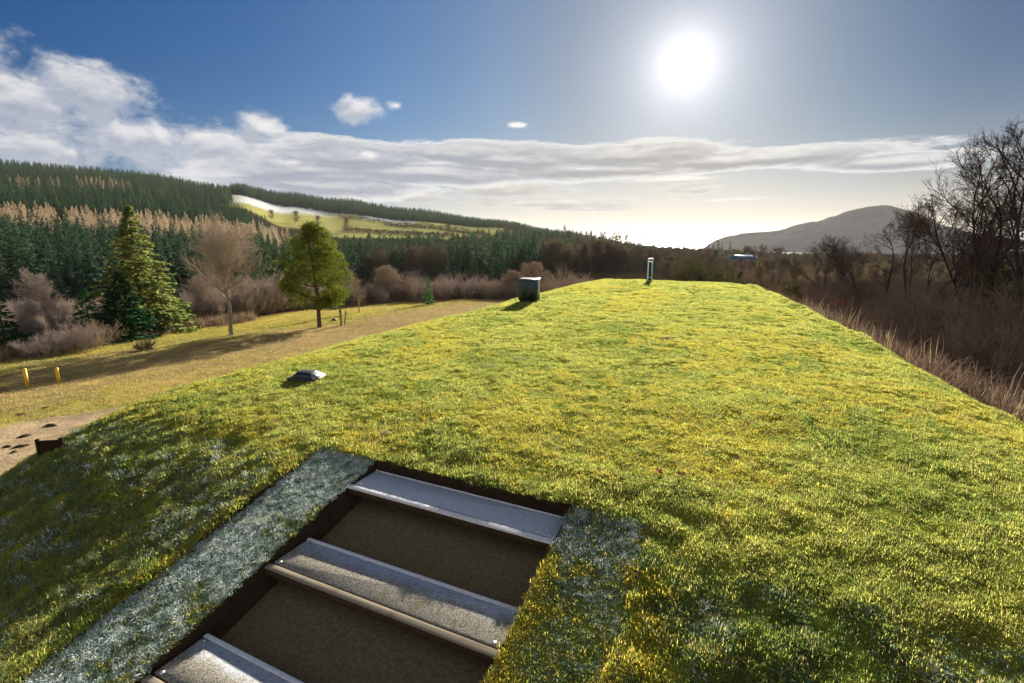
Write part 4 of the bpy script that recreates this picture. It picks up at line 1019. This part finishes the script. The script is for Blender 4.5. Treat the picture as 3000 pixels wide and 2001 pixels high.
# ------------------------------------------------------------------ sky, sun, haze, camera
def build_world():
    w = bpy.data.worlds.new('World'); scene.world = w; w.use_nodes = True; w.node_tree.nodes.clear()
    t = NT(w.node_tree); out = t.new('ShaderNodeOutputWorld'); bg = t.new('ShaderNodeBackground')
    sky = t.new('ShaderNodeTexSky', sky_type='NISHITA'); sky.sun_disc = False
    sky.sun_elevation = LAMP_EL; sky.sun_rotation = SUN_AZ; sky.altitude = 60; sky.air_density = 1.0; sky.dust_density = .15; sky.ozone_density = 1.6
    d = t.new('ShaderNodeTexCoord').outputs['Generated']
    nrm = t.new('ShaderNodeVectorMath', operation='NORMALIZE'); t.l.new(d, nrm.inputs[0]); d = nrm.outputs[0]
    X, Y, Z = t.sep(d)[:3]
    az = t.m('ARCTAN2', X, Y); el = t.m('ARCSINE', Z)
    K = 1 / 2 ** EXPO
    def C(r, g, b, k=1.):   # sRGB 0-255 as seen -> scene linear
        f = lambda c: (c / 255 / 12.92 if c / 255 <= .04045 else ((c / 255 + .055) / 1.055) ** 2.4)
        return tuple(f(c) * K * k for c in (r, g, b))
    # clear sky: the Nishita sky scaled, its hue pulled to the deep winter blue of the photo away from the sun
    sc = t.new('ShaderNodeVectorMath', operation='MULTIPLY'); t.l.new(sky.outputs[0], sc.inputs[0]); sc.inputs[1].default_value = SKYMUL
    def comp(c):
        r = t.sep(c)
        return t.comb(*[t.m('DIVIDE', r[i], t.m('ADD', 1., t.m('MULTIPLY', r[i], COMPR[i]))) for i in range(3)])
    kb = 2 ** (.9 - EXPO)
    base = t.mix(1., comp(sc.outputs[0]), (kb, kb, kb), 'MULTIPLY')
    sd = Vector((math.sin(SUN_AZ) * math.cos(SUN_EL), math.cos(SUN_AZ) * math.cos(SUN_EL), math.sin(SUN_EL)))
    dt = t.new('ShaderNodeVectorMath', operation='DOT_PRODUCT'); t.l.new(d, dt.inputs[0]); dt.inputs[1].default_value = sd
    ang = t.m('ARCCOSINE', t.m('MINIMUM', dt.outputs['Value'], .999999))
    def gexp(w_, p=1.): return t.m('EXPONENT', t.m('MULTIPLY', t.m('POWER', t.m('DIVIDE', ang, w_), p), -1.))
    tint = t.ramp(t.m('DIVIDE', ang, 3.2), [(k / 3.2, c) for k, c in ((.10, (1.2, .92, .72)), (.2, (1.2, .95, .75)), (.32, (1.3, 1.16, .98)), (.52, (.90, 1.08, 1.07)), (.70, (.45, .84, .95)), (.98, (.0, .58, .80)), (1.12, (.0, .58, .80)), (1.4, (.5, .8, .95)))])
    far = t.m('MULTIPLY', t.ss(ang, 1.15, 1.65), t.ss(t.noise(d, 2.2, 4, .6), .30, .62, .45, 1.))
    right = t.ss(t.m('SUBTRACT', az, SUN_AZ), .08, .42, 1., .52)
    base = t.mix(1., base, tint, 'MULTIPLY'); base = t.mix(1., base, t.comb(t.m('MULTIPLY', right, t.m('POWER', right, .35)), right, t.m('POWER', right, .85)), 'MULTIPLY')
    base = t.mix(far, base, C(198, 205, 216))      # unseen bright cloud, added overhead and behind to fill the shadows
    # clouds
    def px_ell(x, y, rx, ry, w_=1.):
        a0, e0 = azel(x, y); a1, _ = azel(x + rx, y); _, e1 = azel(x, y - ry)
        return a0, e0, max(.004, abs(a1 - a0)), max(.002, abs(e1 - e0)), w_
    cum = [px_ell(*p) for p in ((-120, 220, 380, 150), (60, 290, 330, 130), (230, 260, 190, 90), (120, 410, 500, 110), (420, 395, 210, 50), (640, 425, 190, 80), (770, 375, 85, 50), (1040, 325, 80, 44), (1160, 310, 30, 18), (1520, 366, 26, 8), (850, 475, 90, 20), (1075, 452, 30, 14))]
    band = [px_ell(*p) for p in ((900, 497, 330, 60), (1050, 465, 330, 60), (1350, 450, 240, 45), (1480, 470, 300, 60), (1850, 455, 430, 52), (2250, 462, 620, 40), (2650, 470, 380, 34), (1250, 505, 560, 50), (1700, 495, 480, 36), (950, 545, 420, 45))]
    low = [px_ell(*p) for p in ((1480, 562, 230, 30), (1650, 592, 420, 22), (2030, 555, 130, 22), (2150, 585, 240, 13), (1200, 575, 260, 22), (1950, 527, 230, 11), (1250, 580, 60, 16), (1750, 610, 300, 8))]
    def field(ells, az_, el_):
        best = None
        for a0, e0, ra, re, w_ in ells:
            da = t.m('DIVIDE', t.m('SUBTRACT', az_, a0), ra); de = t.m('DIVIDE', t.m('SUBTRACT', el_, e0), re)
            v = t.m('SUBTRACT', 1., t.m('SQRT', t.m('ADD', t.m('MULTIPLY', da, da), t.m('MULTIPLY', de, de))))
            best = v if best is None else t.m('MAXIMUM', best, v)
        return best
    def dens(ells, az_, el_, kx, ky, amp, seed, det=6, rough=.66):
        n = t.noise(t.comb(t.m('MULTIPLY', az_, kx), t.m('MULTIPLY', el_, ky), seed), 1., det, rough, .25)
        return t.m('ADD', t.m('MAXIMUM', field(ells, az_, el_), -1.5), t.m('MULTIPLY', t.m('SUBTRACT', n, .5), amp))
    col = base
    # warm pale horizon
    hz = t.m('EXPONENT', t.m('MULTIPLY', t.m('POWER', t.m('DIVIDE', t.m('MAXIMUM', el, 0.), HZ_W), 1.3), -1.))
    hzaz = t.ss(az, -.75, .15, .35, 1.)
    col = t.mix(t.m('MULTIPLY', t.m('MULTIPLY', hz, hzaz), .92), col, C(243, 226, 200, 1.02))
    # aureole of the sun
    g = t.m('ADD', t.m('MULTIPLY', gexp(.032, 1.0), 1.15), t.m('ADD', t.m('MULTIPLY', gexp(.12, 1.0), .50), t.m('MULTIPLY', gexp(.30, 1.1), .085)))
    gc = t.new('ShaderNodeVectorMath', operation='SCALE'); gc.inputs[0].default_value = (1.0 * K, .96 * K, .90 * K); t.l.new(g, gc.inputs['Scale'])
    addg = t.new('ShaderNodeVectorMath', operation='ADD'); t.l.new(col, addg.inputs[0]); t.l.new(gc.outputs[0], addg.inputs[1]); col = addg.outputs[0]
    sunny = gexp(.35, 1.3)
    def layer(col, ells, kx, ky, amp, seed, lo, hi, shift, gain, dark, lite, opac, bias=.5, vertical=None):
        D = dens(ells, az, el, kx, ky, amp, seed); D2 = dens(ells, t.m('ADD', az, shift * .45), t.m('ADD', el, shift), kx, ky, amp, seed, 3)
        a = t.m('MULTIPLY', t.ss(D, lo, hi), opac)
        lit = t.m('ADD', t.m('MULTIPLY', t.m('SUBTRACT', D, D2), gain), bias, clamp=True)
        thin = t.ss(D, lo, hi + .35, 1., 0.)
        lit = t.m('MAXIMUM', lit, t.m('MULTIPLY', thin, .9))
        cc = t.mix(lit, t.mix(sunny, C(*dark), C(186, 180, 172)), t.mix(sunny, C(*lite), C(255, 252, 244, 1.15)))
        return t.mix(a, col, cc)
    col = layer(col, low, 11., 50., 2.4, 3.3, .0, .55, .008, .55, (158, 158, 162), (232, 224, 210), .85, .28)
    col = layer(col, band, 7., 34., 1.45, 7.7, -.03, .22, .008, .95, (158, 166, 182), (252, 250, 246), .95, .08)
    col = layer(col, cum, 12., 19., 3.2, 1.3, -.15, .85, .014, .65, (150, 162, 182), (238, 236, 236), .92, .38)
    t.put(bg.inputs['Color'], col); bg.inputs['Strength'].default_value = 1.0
    t.l.new(bg.outputs[0], out.inputs['Surface'])
    w.cycles.sampling_method = 'NONE'
SKYMUL = (.016, .027, .048); COMPR = (1.7, 1.6, 1.3); HZ_W = .095
build_world()
ld = bpy.data.lights.new('sun', 'SUN'); ld.energy = 5.0; ld.angle = R_(.55); ld.color = (1., .93, .80)
lo = bpy.data.objects.new('sun', ld); link(lo)
_sd = Vector((math.sin(SUN_AZ) * math.cos(LAMP_EL), math.cos(SUN_AZ) * math.cos(LAMP_EL), math.sin(LAMP_EL)))
lo.rotation_euler = (-_sd).to_track_quat('-Z', 'Y').to_euler(); lo.location = _sd * 60
HAZE = True
if HAZE:
    hm = bpy.data.materials.new('haze'); hm.use_nodes = True; hm.node_tree.nodes.clear(); t = NT(hm.node_tree)
    o = t.new('ShaderNodeOutputMaterial'); v = t.new('ShaderNodeVolumePrincipled')
    v.inputs['Color'].default_value = (.93, .93, .95, 1); v.inputs['Density'].default_value = .000028; v.inputs['Anisotropy'].default_value = .2
    t.l.new(v.outputs[0], o.inputs['Volume'])
    b = MB().box((0, 0, 42), (44800, 44800, 236)); ho = b.build('haze', hm); ho['kind'] = 'stuff'
cd = bpy.data.cameras.new('camera'); cd.sensor_width = 36; cd.lens = F / 3000 * 36; cd.clip_start = .1; cd.clip_end = 60000
co = bpy.data.objects.new('camera', cd); link(co); co.location = (0, 0, H); co.rotation_euler = (math.pi / 2 - PITCH, 0, 0)
scene.camera = co
scene.view_settings.view_transform = 'Standard'; scene.view_settings.look = 'None'
scene.view_settings.exposure = EXPO; scene.view_settings.gamma = 1
cy = scene.cycles
cy.use_denoising = True
try: cy.denoiser = 'OPENIMAGEDENOISE'
except Exception: pass
cy.max_bounces = 5; cy.diffuse_bounces = 3; cy.glossy_bounces = 2; cy.transmission_bounces = 3; cy.volume_bounces = 0; cy.transparent_max_bounces = 6
cy.sample_clamp_indirect = 4
cy.use_adaptive_sampling = True; cy.adaptive_threshold = .02
